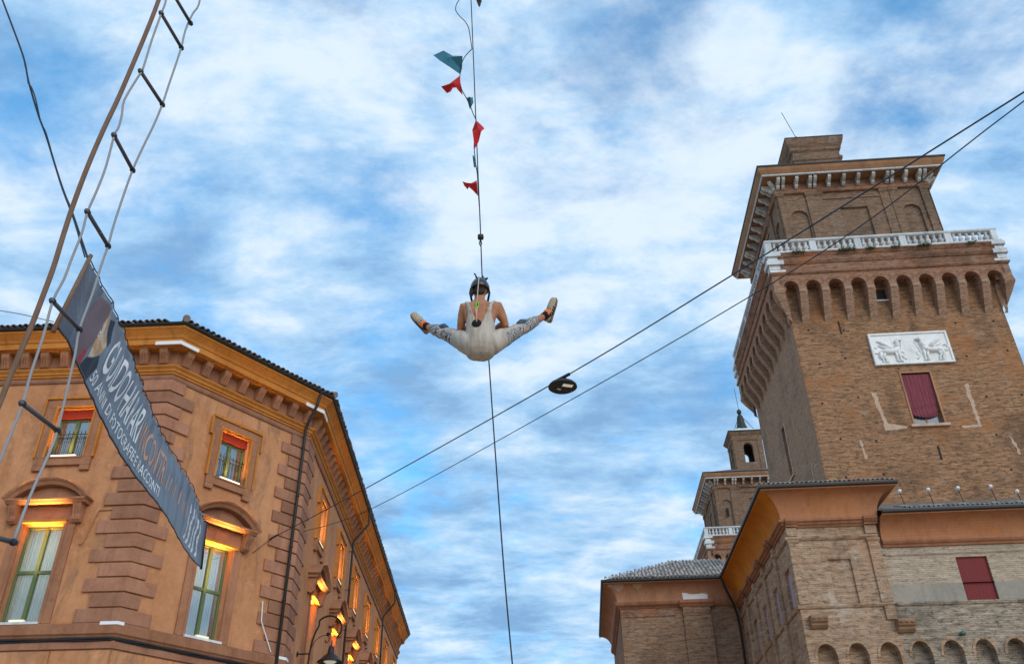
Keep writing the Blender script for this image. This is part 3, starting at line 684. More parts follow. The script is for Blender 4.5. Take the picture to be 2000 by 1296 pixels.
def make_tower(root, detail, turret):
    # shaft
    sh = MB(); shs = MB()
    fr_holes = [(-.74, .86, 22.66, 25.86, .38, False)] if detail else []
    lf_holes = [(-.75, .15, 22.6, 25.9, .7, True)] if detail else []
    sh.gridwall(sidemap(0, HA), -HA, HA, 0, 33.0, fr_holes)
    obj('shaft_wall', sh, 'brick_tower', root)
    sh = MB(); sh.gridwall(sidemap(3, HA), -HA, HA, 0, 33.0, lf_holes); obj('shaft_wall', sh, 'brick_side', root)
    sh = MB(); sh.gridwall(sidemap(1, HA), -HA, HA, 0, 33.0); sh.gridwall(sidemap(2, HA), -HA, HA, 0, 33.0); obj('shaft_wall', sh, 'brick_side', root)
    # machicolation: ten arches a side
    for k in range(4):
        for i in range(10):
            s = (i-4.5)*BAY
            sideplace(ME_ARCH, 'machicolation_arch', k, HA, s, root)
            if i < 9: sideplace(ME_CORBEL, 'corbel', k, HA, s+BAY/2, root)
    e0 = 5*BAY-.02                                # solid flared corners
    for k in range(4):
        c_ = MB(); mp = sidemap(k, HA); st = []
        for o, z in cprof[:-1]: st.append((o, z))
        st.append((PR, 31.92)); st.append((PR, 32.555))
        for (oa, za), (ob, zb) in zip(st, st[1:]):
            c_.quad(mp(-e0+.23, oa, za), mp(-HA-oa, oa, za), mp(-HA-ob, ob, zb), mp(-e0+.23, ob, zb))
            m2 = sidemap((k+3) % 4, HA)
            c_.quad(m2(e0-.23, oa, za), m2(HA+oa, oa, za), m2(HA+ob, ob, zb), m2(e0-.23, ob, zb))
        pr = [(0, 29.6)]+[(o, z) for o, z in st]+[(0, 32.56)]
        c_.add([mp(-e0+.23, o, z) for o, z in pr], [tuple(range(len(pr)))]); m2 = sidemap((k+3) % 4, HA)
        c_.add([m2(e0-.23, o, z) for o, z in pr], [tuple(range(len(pr)))])
        obj('corner_corbel', c_, 'brick_corbel', root)
    H2 = HA+PR
    ring('parapet_wall', [(-.6, 32.56), (0, 32.56), (0, 33.95), (-.6, 33.95)], H2, 'brick_red', root)
    ring('string_course', [(-.02, 32.62), (.06, 32.62), (.12, 32.70), (.12, 32.78), (-.02, 32.82)], H2, 'brick_red', root)
    ring('string_course', [(-.02, 33.36), (.05, 33.36), (.11, 33.46), (.16, 33.54), (.16, 33.60), (-.02, 33.64)], H2, 'brick_red', root)
    ring('parapet_cornice', [(-.6, 33.95), (.03, 33.95), (.10, 34.05), (.18, 34.14), (.18, 34.20), (-.6, 34.22)], H2, 'brick_red', root)
    ring('balustrade_base', [(-.50, 34.22), (.10, 34.22), (.12, 34.26), (.12, 34.37), (-.50, 34.37)], H2, 'whitestone', root)
    ring('handrail', [(-.36, 35.12), (.0, 35.12), (.06, 35.18), (.06, 35.28), (.0, 35.31), (-.36, 35.31)], H2, 'whitestone', root)
    W_ = H2-.16
    for k in range(4):
        for b in range(5):
            x0 = -W_+2*W_*b/5; sideplace(ME_POST, 'balustrade_post', k, W_, x0, root, 0, 34.3)
            for j in range(6): sideplace(ME_BAL, 'baluster', k, W_, x0+.20+(2*W_/5-.40)*(j+.5)/6 + .0, root, 0, 34.45)
    # marble blocks set into the corners under the balustrade
    for k in range(4):
        for z0, z1, o, ln in ((33.97, 34.20, .20, .75), (33.66, 33.94, .05, .55), (33.34, 33.64, .18, .85), (33.02, 33.32, .05, .60), (32.84, 33.0, .04, .9)):
            mp = sidemap(k, H2); l2 = ln*.8
            q_ = MB(); pl = [(-H2+ln, 0, ), ]
            def pt(s, oo): return mp(s, oo, 0)[:2]
            m2 = sidemap((k+3) % 4, H2)
            P_ = [pt(-H2+ln, -.1), pt(-H2+ln, o), pt(-H2-o, o), m2(H2-l2, o, 0)[:2], m2(H2-l2, -.1, 0)[:2], pt(-H2+.1, -.1)]
            q_.add([(*p, z0) for p in P_]+[(*p, z1) for p in P_], [tuple(range(6)), tuple(range(11, 5, -1))]+[(j, (j+1) % 6, (j+1) % 6+6, j+6) for j in range(6)])
            obj('marble_block', q_, 'whitestone', root)
    dk = MB(); dk.box(-H2+.3, H2-.3, -H2+.3, H2-.3, 34.0, 34.2); obj('terrace_floor', dk, 'paving', root)
    # belvedere storey: walls with blind niches between pilasters
    for k in range(4):
        bw = MB(); mp = sidemap(k, HB)
        bw.archpanel(mp, -HB, -2.1, 34.2, 41.0, -3.75, 1.1, 35.0, 38.75, .16)
        bw.archpanel(mp, 2.1, HB, 34.2, 41.0, 3.6, 1.1, 35.0, 38.75, .16)
        bw.gridwall(mp, -2.1, 2.1, 34.2, 41.0, [(-1.0, .80, 36.2, 39.35, .16, True)])
        obj('belvedere_wall', bw, 'brick_belvedere', root)
        for a, b in ((-HB-.12, -4.62), (-3.10, -2.5), (-2.5, -2.02), (1.80, 2.4), (2.4, 2.92), (4.46, HB+.12)):
            d_ = .12 if a in (-3.10, 2.4) or abs(a) > 4 else .08
            p = MB(); p.box(a, b, -.02, d_, 34.2, 40.45, mp); bevel(obj('pilaster', p, 'brick_belvedere', root), .02, 1)
            c_ = MB(); c_.profile([(0, 40.45), (d_+.02, 40.45), (d_+.10, 40.56), (d_+.10, 40.66), (0, 40.68)], a-.05, b+.05, mp); obj('capital', c_, 'brick_belvedere', root)
        pn = MB(); pn.box(-2.0, 1.78, -.02, .06, 40.1, 40.24, mp); obj('panel_moulding', pn, 'brick_belvedere', root)
        if k == 3 or turret:
            sl_ = MB(); sl_.box(-3.9, -3.6, .0, .012, 37.2, 38.2, mp); obj('slit_window', sl_, 'slit', root)
        for s in CONS: sideplace(ME_CONSOLE, 'console', k, HB, s, root, .16)
        for s in (-HB-.4,):
            cc = link('console', ME_CONSOLE, root, mp(-HB, 0, 0), (0, 0, k*pi/2-pi/4)); cc.location.z = 0
    ring('architrave', [(-.02, 40.70), (.16, 40.70), (.20, 40.78), (.20, 40.92), (.16, 40.98), (.16, 41.62), (-.02, 41.62)], HB, 'brick_red', root)
    ring('stone_fillet', [(.94, 41.605), (.99, 41.605), (1.03, 41.64), (1.03, 41.72), (.92, 41.72)], HB, 'whitestone', root)
    ring('eave_soffit', [(-.3, 41.64), (.915, 41.64), (.915, 41.725), (1.04, 41.725), (1.08, 41.80), (1.18, 42.0), (1.22, 42.15), (1.24, 42.22), (-.3, 42.22)], HB, 'eave_brown', root)
    ring('gutter', [(1.12, 42.225), (1.27, 42.225), (1.29, 42.27), (1.29, 42.36), (1.12, 42.36)], HB, 'gutter', root)
    rf = MB(); e_ = HB+1.24
    rf.add([(-e_, -e_, 42.3), (e_, -e_, 42.3), (e_, e_, 42.3), (-e_, e_, 42.3), (-1.6, -1.6, 44.5), (1.6, -1.6, 44.5), (1.6, 1.6, 44.5), (-1.6, 1.6, 44.5)], [(0, 1, 5, 4), (1, 2, 6, 5), (2, 3, 7, 6), (3, 0, 4, 7), (4, 5, 6, 7)])
    rfo = obj('roof', rf, 'rooftile', root)

# ---- near tower
tw = thing('castle_tower', 'tall brick castle tower with white balustrade, marble relief and red curtained window', 'tower', cpos(10.84, 14.2), YC)
make_tower(tw, True, False)
# attic block on its roof
ab = MB(); cx_, cy_, hh = -.40, -.2, 1.72
def rs(o): return [(cx_-hh-o, cy_-hh-o), (cx_+hh+o, cy_-hh-o), (cx_+hh+o, cy_+hh+o), (cx_-hh-o, cy_+hh+o)]
ab.sweep([(-.5, 42.8), (0, 42.8), (0, 46.4), (.10, 46.5), (.10, 46.75), (-.02, 46.85), (-.02, 47.3), (.14, 47.45), (.14, 47.62), (.30, 47.9), (.36, 48.12), (.40, 48.3), (.40, 48.42), (-.5, 48.42)], rs(0), True)
at = obj('attic_turret', ab, 'brick_belvedere', tw)
cap = MB(); e_ = hh+.43; cap.box(cx_-e_, cx_+e_, cy_-e_, cy_+e_, 48.424, 48.50); obj('cap_slab', cap, 'gutter', at)
rod = MB(); rod.tube([(cx_-1.15, cy_-1.7, 48.5), (cx_-1.15, cy_-1.7, 48.9)], .10, 8); rod.tube([(cx_-1.15, cy_-1.7, 48.9), (cx_-1.75, cy_-1.7, 51.6)], .022, 6); obj('lightning_rod', rod, 'wire', at)
mp0 = sidemap(0, HA)
# curtained window: frame, drapery gathered at the foot, glass below
wf = MB()
wf.box(-.84, -.74, -.1, .05, 22.6, 25.96, mp0); wf.box(.86, .96, -.1, .05, 22.6, 25.96, mp0); wf.box(-.74, .86, -.1, .05, 25.86, 25.96, mp0)
wo = bevel(obj('window', wf, 'cove_worn', tw), .01, 1)
si = MB(); si.box(-1.0, 1.12, -.1, .16, 22.44, 22.62, mp0); bevel(obj('sill', si, 'plaster_scar', wo), .03, 2)
cu = MB(); nx, nz = 24, 26; gr = []
for j in range(nz+1):
    t = j/nz; z = 25.80-t*2.55; row = []
    for i in range(nx+1):
        x = i/nx; pin = .10*max(0, t-.55)/.45
        s = -.72+pin*1.0+(1.56-2*pin)*x
        o = -.06 - .10*t - (.10*t+.05)*0 + .10*max(0, t-.6)*sin(pi*x) + .03*sin(j*1.3+x*3)*max(0, t-.55)*2 + .012*sin(i*1.9)
        zz_ = z - .16*max(0, t-.8)/.2*sin(pi*x) + .03*sin(i*2.1)*max(0, t-.85)*5
        row.append(mp0(s, o, zz_))
    gr.append(row)
for j in range(nz):
    for i in range(nx): cu.quad(gr[j][i], gr[j][i+1], gr[j+1][i+1], gr[j+1][i])
obj('curtain', cu, 'red_cloth', wo, True)
fr = MB(); fr.box(-.74, .86, -.34, -.26, 22.66, 22.74, mp0); fr.box(.02, .10, -.34, -.26, 22.74, 25.86, mp0); fr.box(-.74, -.66, -.34, -.26, 22.74, 25.86, mp0); fr.box(.78, .86, -.34, -.26, 22.74, 25.86, mp0); obj('sash_frame', fr, 'darkstone', wo)
for a, b in ((-.66, .02), (.10, .78)):
    p = MB(); p.box(a, b, -.31, -.30, 22.74, 25.86, mp0); obj('pane', p, 'dark_glass', wo)
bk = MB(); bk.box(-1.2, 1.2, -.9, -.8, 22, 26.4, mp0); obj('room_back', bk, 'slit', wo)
# marble relief: slab, border, two beasts and scrolls
R0 = (-2.04, 2.46, 26.40, 28.53)
rl = MB(); rl.box(R0[0], R0[1], 0, .10, R0[2], R0[3], mp0); ro = bevel(obj('marble_relief', rl, 'marble', tw), .02, 1)
bd = MB(); t = .13
bd.box(R0[0], R0[1], .10, .17, R0[3]-t, R0[3], mp0); bd.box(R0[0], R0[1], .10, .17, R0[2], R0[2]+t, mp0); bd.box(R0[0], R0[0]+t, .10, .17, R0[2]+t, R0[3]-t, mp0); bd.box(R0[1]-t, R0[1], .10, .17, R0[2]+t, R0[3]-t, mp0)
bevel(obj('border', bd, 'marble', ro), .02, 1)
def beast(cx0, fl, name):
    k = MB()
    def T(pts, rr): k.tube([mp0(cx0+fl*x, .10+d, 26.58+z) for x, z, d in pts], rr, 8)
    T([(-.62, .62, .02), (-.35, .70, .05), (.05, .66, .06), (.35, .74, .06), (.50, .95, .06)], [.10, .17, .16, .19, .13])
    T([(.42, .88, .06), (.52, 1.15, .07), (.50, 1.38, .08), (.62, 1.46, .09), (.78, 1.40, .08)], [.15, .12, .13, .12, .06])
    for x in (-.52, -.34): T([(x, .62, .04), (x-.10, .36, .05), (x+.02, .20, .05), (x+.0, .02, .04), (x+.14, .0, .04)], [.13, .09, .06, .05, .04])
    for x in (.28, .46): T([(x, .70, .05), (x+.04, .36, .05), (x+.02, .04, .05), (x+.15, .01, .04)], [.12, .07, .055, .045])
    T([(-.60, .66, .03), (-.86, .62, .03), (-.95, .86, .03), (-.82, 1.05, .03), (-.70, .96, .03)], [.06, .05, .045, .045, .03])
    T([(.1, .82, .05), (-.15, 1.12, .06), (-.45, 1.36, .05), (-.62, 1.44, .03)], [.14, .13, .09, .03]); T([(.0, .8, .05), (-.3, 1.0, .05), (-.6, 1.12, .03)], [.1, .08, .03])
    obj(name, k, 'marble', ro, True)
beast(-1.02, 1, 'carved_beast'); beast(1.36, -1, 'carved_beast')
k = MB()
for sx in (-1, 1):
    pts = [(.12+sx*(.30+.22*sin(a*1.0)*(1 if a < 3 else .6)+.05*a), 26.72+a*.26) for a in [i*.4 for i in range(15)]]
    k.tube([mp0(x, .11, z) for x, z in pts], [.05-.002*i for i in range(15)], 7)
    k.tube([mp0(.12+sx*(.5+.16*cos(a)), .11, 27.1+.16*sin(a)) for a in [i*.5 for i in range(10)]], .04, 7)
obj('scroll', k, 'marble', ro, True)
# scars of old plaster, iron ties and a low repair panel
def patch(mp, pts, material='plaster_scar', parent=tw, name='plaster_scar', th=.012, jag=.06):
    out_ = []
    for i in range(len(pts)):
        a, b = pts[i], pts[(i+1) % len(pts)]; ln = hypot(b[0]-a[0], b[1]-a[1]); n_ = max(1, int(ln/.14))
        for j in range(n_):
            f_ = j/n_; out_.append((a[0]+(b[0]-a[0])*f_+rnd.uniform(-jag, jag), a[1]+(b[1]-a[1])*f_+rnd.uniform(-jag, jag)*.6))
    k_ = MB(); k_.prism(out_, -.005, th, mp); return obj(name, k_, material, parent)
patch(mp0, [(-2.62, 24.7), (-2.40, 24.7), (-2.20, 22.75), (-1.2, 22.55), (-1.2, 22.4), (-2.40, 22.35)], jag=.05)
patch(mp0, [(2.55, 25.0), (2.78, 25.0), (2.76, 23.2), (2.80, 22.3), (1.7, 22.3), (1.7, 22.42), (2.58, 22.5)], jag=.05)
patch(mp0, [(-3.98, 21.85), (-3.86, 21.85), (-3.76, 20.7), (-3.88, 20.7)], jag=.05); patch(mp0, [(4.0, 21.8), (4.2, 21.5), (4.35, 20.6), (4.2, 20.6)], jag=.06)
patch(sidemap(3, HA), [(4.1, 21.6), (4.2, 21.6), (4.0, 20.2), (3.9, 20.2)], jag=.04)
for x, z0, z1 in ((-3.46, 28.7, 29.6), (.12, 20.5, 21.3)):
    k = MB(); k.box(x-.035, x+.035, 0, .06, z0, z1, mp0); obj('iron_tie', k, 'iron', tw)
pr_ = random.Random(5)
for zz_ in (19.6, 21.9, 24.3, 26.9, 28.9):              # putlog holes of the old scaffolding
    for xx_ in (-5.2, -3.3, 3.4, 5.3):
        a_ = xx_+pr_.uniform(-.3, .3); c_ = zz_+pr_.uniform(-.2, .2)
        k = MB(); k.box(a_-.055, a_+.055, 0, .006, c_-.06, c_+.06, mp0); obj('putlog_hole', k, 'slit', tw)
# opening in one of the machicolation niches
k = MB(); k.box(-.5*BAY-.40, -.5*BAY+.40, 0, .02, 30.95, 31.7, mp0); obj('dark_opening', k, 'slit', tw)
k = MB(); k.box(-.5*BAY-.44, -.5*BAY+.44, 0, .12, 30.84, 30.93, mp0); obj('opening_sill', k, 'whitestone', tw)
# wall slit on the left side
m3 = sidemap(3, HA)
k = MB(); k.box(.15, .30, -.02, .05, 22.5, 25.9, m3); k.box(-.95, .32, -.02, .10, 22.36, 22.5, m3); obj('slit_surround', k, 'plaster_scar', tw)

# ---- far bell tower
bt = thing('bell_tower', 'distant castle tower carrying a small bell turret above the wing roof', 'tower', cpos(12.9, 66.9), YC)
make_tower(bt, False, True)
tb = MB(); th = 1.75; tcx, tcy = .25, -1.6
def tmap(k):
    f0 = sidemap(k, th)
    return lambda s, o, z: (f0(s, o, z)[0]+tcx, f0(s, o, z)[1]+tcy, z)
for k in range(4):
    tb.archpanel(tmap(k), -th, th, 43.0, 48.0, 0, 1.15, 44.6, 46.6, .5, back=False)
tu = obj('turret', tb, 'brick_belvedere', bt)
for k in range(4):
    for sx in (-1, 1):
        p = MB(); a = sx*(th-.26); p.box(a-.28, a+.28, -.02, .08, 43, 47.55, tmap(k)); obj('pilaster', p, 'brick_belvedere', tu)
k = MB(); k.sweep([(-.3, 47.55), (.10, 47.55), (.14, 47.8), (.10, 47.85), (.10, 48.1), (.35, 48.4), (.42, 48.6), (-.3, 48.6)], [(tcx-th, tcy-th), (tcx+th, tcy-th), (tcx+th, tcy+th), (tcx-th, tcy+th)], True); obj('turret_cornice', k, 'brick_belvedere', tu)
k = MB(); e_ = th+.5; k.box(tcx-e_, tcx+e_, tcy-e_, tcy+e_, 48.604, 48.74); obj('turret_slab', k, 'gutter', tu)
k = MB(); e_ = th+.3; k.add([(tcx-e_, tcy-e_, 48.74), (tcx+e_, tcy-e_, 48.74), (tcx+e_, tcy+e_, 48.74), (tcx-e_, tcy+e_, 48.74), (tcx, tcy, 50.2)], [(0, 1, 4), (1, 2, 4), (2, 3, 4), (3, 0, 4), (3, 2, 1, 0)]); obj('turret_roof', k, 'white_lamp', tu)
k = MB(); k.lathe([(.72, 49.7), (.78, 49.9), (.62, 50.2), (.50, 50.7), (.44, 51.3), (.36, 51.7), (.18, 51.95), (.1, 52.0)], 18, (tcx, tcy, 0)); bl = obj('bell', k, 'bronze', tu, True)
k = MB(); k.lathe([(.05, 51.95), (.24, 52.1), (.31, 52.35), (.24, 52.6), (.05, 52.7)], 14, (tcx, tcy, 0)); k.tube([(tcx, tcy, 52.6), (tcx-.1, tcy, 55.8)], .03, 6); obj('finial', k, 'bronze', tu, True)
for sx in (-1, 1):
    for sy in (-1, 1):
        k = MB(); k.tube([(tcx, tcy, 52.0), (tcx+sx*1.35, tcy+sy*1.35, 49.0)], .035, 6); obj('bell_stay', k, 'iron', tu)

# ---- wing in front of the tower
wg = thing('castle_wing', 'pale brick castle wing with deep orange coved eaves and small pointed niches', 'building', CO, YC)
BW = 3.78; RV = 0.30; RU = 34.0; WD = 13.3
fm = lambda s, o, z: (s, -o, z)                        # front face at v=0, outward -v
rm = lambda s, o, z: (s, RV-o, z)                      # recessed front of the right-hand part
sm = lambda s, o, z: (-o, s, z)                        # left side wall, s = depth
wl = MB()
wl.gridwall(fm, 0, BW, 10.9, 15.4, [(1.53, 2.46, 10.95, 12.84, .10, True)]); obj('wall', wl, 'brick_wing', wg)
wl = MB(); sw = [(.62, 1.60), (3.46, 4.42), (6.26, 7.20), (9.08, 9.95), (11.8, 12.6)]
wl.gridwall(sm, 0, WD+2, 0, 15.4, [(a, b, 11.02, 12.75, .18, False) for a, b in sw]); obj('wall', wl, 'brick_wing', wg)
wl = MB(); wl.gridwall(rm, BW, RU, 11.78, 14.5, [(6.86, 8.14, 11.78, 12.85, .14, False), (16.9, 18.2, 11.78, 12.85, .14, False)]); wl.quad(fm(BW, 0, 10.9), fm(BW, -RV, 10.9), fm(BW, -RV, 15.4), fm(BW, 0, 15.4)); obj('wall', wl, 'brick_grey', wg)
wl = MB(); wl.gridwall(rm, BW, RU, 10.9, 11.78, [(6.86, 8.14, 11.02, 11.78, .14, False), (16.9, 18.2, 11.02, 11.78, .14, False)]); obj('cement_dado', wl, 'cement', wg)
for a in (6.86, 16.9):
    k = MB(); k.box(a-.01, a+1.29, -.13, -.10, 11.0, 12.87, rm); s_ = obj('shutter', k, 'red_shutter', wg)
    for j in range(1, 8):
        k2 = MB(); k2.box(a+.16*j-.006, a+.16*j+.006, -.10, -.094, 11.03, 12.84, rm); obj('board_joint', k2, 'red_blind', s_)
for a, b in sw:
    k = MB(); k.box(a, b, -.17, -.13, 11.02, 12.75, sm); obj('shutter', k, 'lavender', wg)
    k = MB(); k.box(a-.05, b+.05, -.10, .09, 10.97, 11.02, sm); obj('window_sill', k, 'surround', wg)
# lower zone with the row of pointed niches, in the plane of the projecting part
NP = [.73+1.225*i for i in range(-1, 27)]
lo_ = MB(); mo = MB()
for c in NP:
    tgt = lo_ if c < BW-.3 else mo
    if c < 0: continue
    a0, b0 = (0 if c < 1 else c-.6125), c+.6125
    tgt.archpanel(fm, a0, b0, 7.0, 10.0, c, .80, 7.3, 8.86, .42, rise=.58, n=12)
    tgt.gridwall(fm, a0, b0, 0, 7.0); tgt.gridwall(fm, a0, b0, 10.0, 10.9)
obj('lower_wall', lo_, 'brick_wing', wg); obj('lower_wall', mo, 'brick_mossy', wg)
for c in NP:                                            # brick ring of each niche
    if c < 0 or c > 12: continue
    k = MB(); n = 14; pts = []
    inn_ = [(c-.40*cos(pi*i/n), 8.86+.58*sin(pi*i/n)**.9) for i in range(n+1)]; out_ = [(c-.50*cos(pi*i/n), 8.86+.70*sin(pi*i/n)**.9) for i in range(n+1)]
    for i in range(n):
        vs = [fm(*p) for p in ((inn_[i][0], .0, inn_[i][1]), (inn_[i+1][0], .0, inn_[i+1][1]), (out_[i+1][0], .0, out_[i+1][1]), (out_[i][0], .0, out_[i][1]),
                               (inn_[i][0], .03, inn_[i][1]), (inn_[i+1][0], .03, inn_[i+1][1]), (out_[i+1][0], .03, out_[i+1][1]), (out_[i][0], .03, out_[i][1]))]
        k.add(vs, [(4, 5, 6, 7), (0, 1, 5, 4), (2, 3, 7, 6), (1, 2, 6, 5), (3, 0, 4, 7)])
    obj('niche_arch', k, 'brick_wing', wg)
# string course, pilasters, entablature
P_W = [(0, WD), (0, 0), (BW, 0)]
def sweepobj(name, prof, path, material, parent=wg):
    k = MB(); k.sweep(prof, path); return obj(name, k, material, parent)
sweepobj('string_course', [(-.02, 10.84), (.05, 10.84), (.09, 10.92), (.09, 10.97), (-.02, 10.99)], P_W, 'brick_wing')
k = MB(); k.profile([(-.02, 10.84), (RV+.05, 10.84), (RV+.08, 10.92), (RV+.08, 10.96), (-.02, 10.98)], BW+.1, RU, rm); obj('string_course', k, 'brick_mossy', wg)
sweepobj('frieze_fillet', [(-.02, 13.68), (.05, 13.68), (.10, 13.76), (.10, 13.84), (-.02, 13.86)], P_W, 'brick_wing')
sweepobj('cornice_moulding', [(-.02, 14.24), (.06, 14.24), (.10, 14.32), (.16, 14.34), (.20, 14.42), (.28, 14.46), (.28, 14.56), (-.02, 14.58)], P_W, 'surround')
ccv = []
for i in range(11):
    a = pi/2*i/10; ccv.append((.16+.80*(1-cos(a)), 14.56+1.10*sin(a)))
cvprof = [(-.1, 14.56)] + ccv + [(.97, 15.70), (-.1, 15.70)]
def cutpath(prof, a, b, ca, cb_):                     # one side of the cove, mitred at its ends
    k_ = MB(); k_.sweep(prof, P_W+[(BW, 3)]); n_ = len(prof); k2_ = MB()
    k2_.v = k_.v[a*n_:(b+1)*n_]; k2_.f = [(i*n_+j, (i+1)*n_+j, (i+1)*n_+(j+1) % n_, i*n_+(j+1) % n_) for i in range(b-a) for j in range(n_)]; return k2_
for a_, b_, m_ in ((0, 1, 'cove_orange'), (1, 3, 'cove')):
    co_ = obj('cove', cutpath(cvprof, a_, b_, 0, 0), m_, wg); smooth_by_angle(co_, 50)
sweepobj('gutter', [(.88, 15.705), (1.02, 15.705), (1.06, 15.75), (1.06, 15.84), (1.00, 15.86), (.88, 15.80)], P_W+[(BW, 3)], 'gutter')
for a, b in ((0, .42), (3.30, BW)):
    k = MB(); k.box(a, b, -.01, .09, 10.99, 13.68, fm); bevel(obj('pilaster', k, 'brick_wing', wg), .015, 1)
    k = MB(); k.profile([(0, 13.55), (.10, 13.55), (.15, 13.62), (.15, 13.675), (0, 13.675)], a-.03, b+.03, fm); obj('capital', k, 'brick_wing', wg)
    k = MB(); k.box(a, b, .0, .12, 13.86, 14.24, fm); obj('frieze_block', k, 'brick_wing', wg)
    k = MB(); k.profile([(.2, 14.26), (.14, 14.3), (.26, 14.36), (.36, 14.47), (.36, 14.585), (.2, 14.585)], a-.02, b+.08, fm); obj('cornice_break', k, 'surround', wg)
for c in (2.75, 5.6, 8.3, 10.85):
    k = MB(); k.box(c-.24, c+.24, -.01, .11, 8.6, 13.68, sm); bevel(obj('pilaster', k, 'brick_wing', wg), .015, 1)
    k = MB(); k.box(c-.24, c+.24, .0, .14, 13.86, 14.24, sm); obj('frieze_block', k, 'brick_wing', wg)
    k = MB(); k.profile([(.2, 14.26), (.14, 14.3), (.28, 14.36), (.40, 14.47), (.40, 14.585), (.2, 14.585)], c-.3, c+.3, sm); obj('cornice_break', k, 'surround', wg)
    k = MB(); k.profile([(0, 8.0), (.14, 8.15), (.18, 8.4), (.26, 8.6), (.26, 8.75), (0, 8.75)], c-.3, c+.3, sm); obj('corbel', k, 'darkstone', wg)
k = MB(); k.box(3.36, BW-.02, -.01, .09, 10.3, 10.835, fm); obj('pilaster_foot', k, 'brick_wing', wg)
for c, z in ((.62, 10.0), (4.0, 9.75)):                 # weathered stone corbels
    k = MB(); pts = [(0, z), (.10, z+.02), (.24, z+.14), (.22, z+.20), (.34, z+.26), (.40, z+.42), (.36, z+.52), (0, z+.54)]
    k.profile(pts, c-.34, c+.34, fm)
    for j in range(3): k.profile([(.1, z+.30), (.43, z+.34), (.44, z+.40), (.1, z+.42)], c-.28+.22*j, c-.14+.22*j, fm)
    o_ = obj('stone_corbel', k, 'darkstone', wg); bevel(o_, .03, 2)
lt = MB()
for i in range(13): lt.box(1.50+.077*i, 1.50+.077*i+.066, -.03, .012, 12.86, 13.10, fm)
obj('flat_arch', lt, 'brick_wing', wg)
k = MB(); k.tube([fm(6.09, .0, 9.66), fm(6.09, .20, 9.66), fm(6.09, .26, 9.64)], [.07, .07, .11], 12); obj('spout', k, 'copper', wg, True)
# right-hand part: moulding, cove, gutter
RP = [(BW+.2, RV), (RU, RV)]
sweepobj('frieze_fillet', [(-.02, 12.98), (.03, 12.98), (.06, 13.03), (.06, 13.08), (-.02, 13.1)], RP, 'brick_grey')
sweepobj('cornice_moulding', [(-.02, 13.34), (.08, 13.34), (.12, 13.42), (.20, 13.46), (.26, 13.54), (.26, 13.62), (-.02, 13.64)], RP, 'surround')
ccr = [(.16+.80*(1-cos(pi/2*i/10)), 13.62+.86*sin(pi/2*i/10)) for i in range(11)]
sweepobj('cove', [(-.1, 13.62)]+ccr+[(.97, 14.52), (-.1, 14.52)], RP, 'cove'); smooth_by_angle(wg.children[-1], 50)
sweepobj('gutter', [(.88, 14.525), (1.02, 14.525), (1.06, 14.57), (1.06, 14.66), (1.00, 14.68), (.88, 14.62)], RP, 'gutter')
# roofs
SLP = .42
rf = MB(); y1 = 8.0
rf.quad((-1.0, -1.0, 15.82), (BW+1.0, -1.0, 15.82), (BW/2, BW/2, 15.82+SLP*2.6), (BW/2, BW/2, 15.82+SLP*2.6))
rf.quad((-1.0, WD-1, 15.82), (-1.0, -1.0, 15.82), (BW/2, BW/2, 15.82+SLP*2.6), (BW/2, WD-1, 15.82+SLP*2.6))
rf.quad((BW+1.0, -1.0, 15.82), (BW+1.0, 3.4, 15.82), (BW/2+.6, 3.4, 15.82+SLP*2.6), (BW/2, BW/2, 15.82+SLP*2.6))
rf.quad((BW+.2, RV-1.0, 14.63), (RU, RV-1.0, 14.63), (RU, 8.0, 14.63+SLP*8.4), (BW+.2, 8.0, 14.63+SLP*8.4))
rf.quad((BW/2, 2.0, 14.5), (BW/2, WD, 14.5), (BW/2, WD, 16.9), (BW/2, 2.0, 16.9))
wroof = obj('roof', rf, 'rooftile', wg)
tm2 = tile_mesh('roof_tile', .085, .60, SLP*.9, material='rooftile_grey')
for i in range(29): place_tile(tm2, fm, -1.0+.20*i, 1.09, 15.87, wroof)
for i in range(70): place_tile(tm2, sm, -.9+.20*i, 1.09, 15.87, wroof).matrix_local @= Matrix.Rotation(pi, 4, 'Z') if False else Matrix.Identity(4)
for i in range(30): place_tile(tm2, rm, BW+1.15+.20*i, 1.09, 14.69, wroof)
for i in range(30): place_tile(tm2, rm, BW+1.15+.20*i, .62, 14.90, wroof)
# downpipe in the angle with the neighbouring block
k = MB(); k.tube([(-1.0, 12.1, 15.7), (-.85, 12.2, 15.2), (-.45, 12.55, 14.4), (-.25, 12.9, 13.8), (-.2, 12.95, 13.2), (-.2, 12.95, 0)], .07, 10); obj('downpipe', k, 'pipe', wg, True)

# ---- block beyond the wing, at its left end
bk = thing('castle_block', 'weathered brick castle block with overhanging tiled eaves and a bare white patch', 'building', cpos(-3.3, 13.3), YC)
bu = 3.3
bm = lambda s, o, z: (s+bu, -o, z)
bs = lambda s, o, z: (-6.65+bu-o, s, z)
k = MB(); k.gridwall(bm, -6.65, 0, 0, 15.4); k.gridwall(bs, 0, 14, 0, 15.4); obj('wall', k, 'brick_block', bk)
BP = [(-6.65+bu, 12), (-6.65+bu, 0), (bu, 0)]
k = MB(); k.box(-3.18, -1.66, -.01, .22, 0, 14.5, bm); obj('pilaster', k, 'brick_block', bk)
k = MB(); k.box(-3.2, -1.64, .0, .24, 13.95, 14.2, bm); obj('pilaster_band', k, 'brick_red', bk)
k = MB(); k.box(-6.64, -3.6, .0, .05, 14.0, 14.14, bm); obj('brick_band', k, 'brick_red', bk)
k = MB(); k.box(-6.67, -3.3, .0, .03, 14.14, 14.46, bm); obj('brick_frieze', k, 'brick_red', bk)
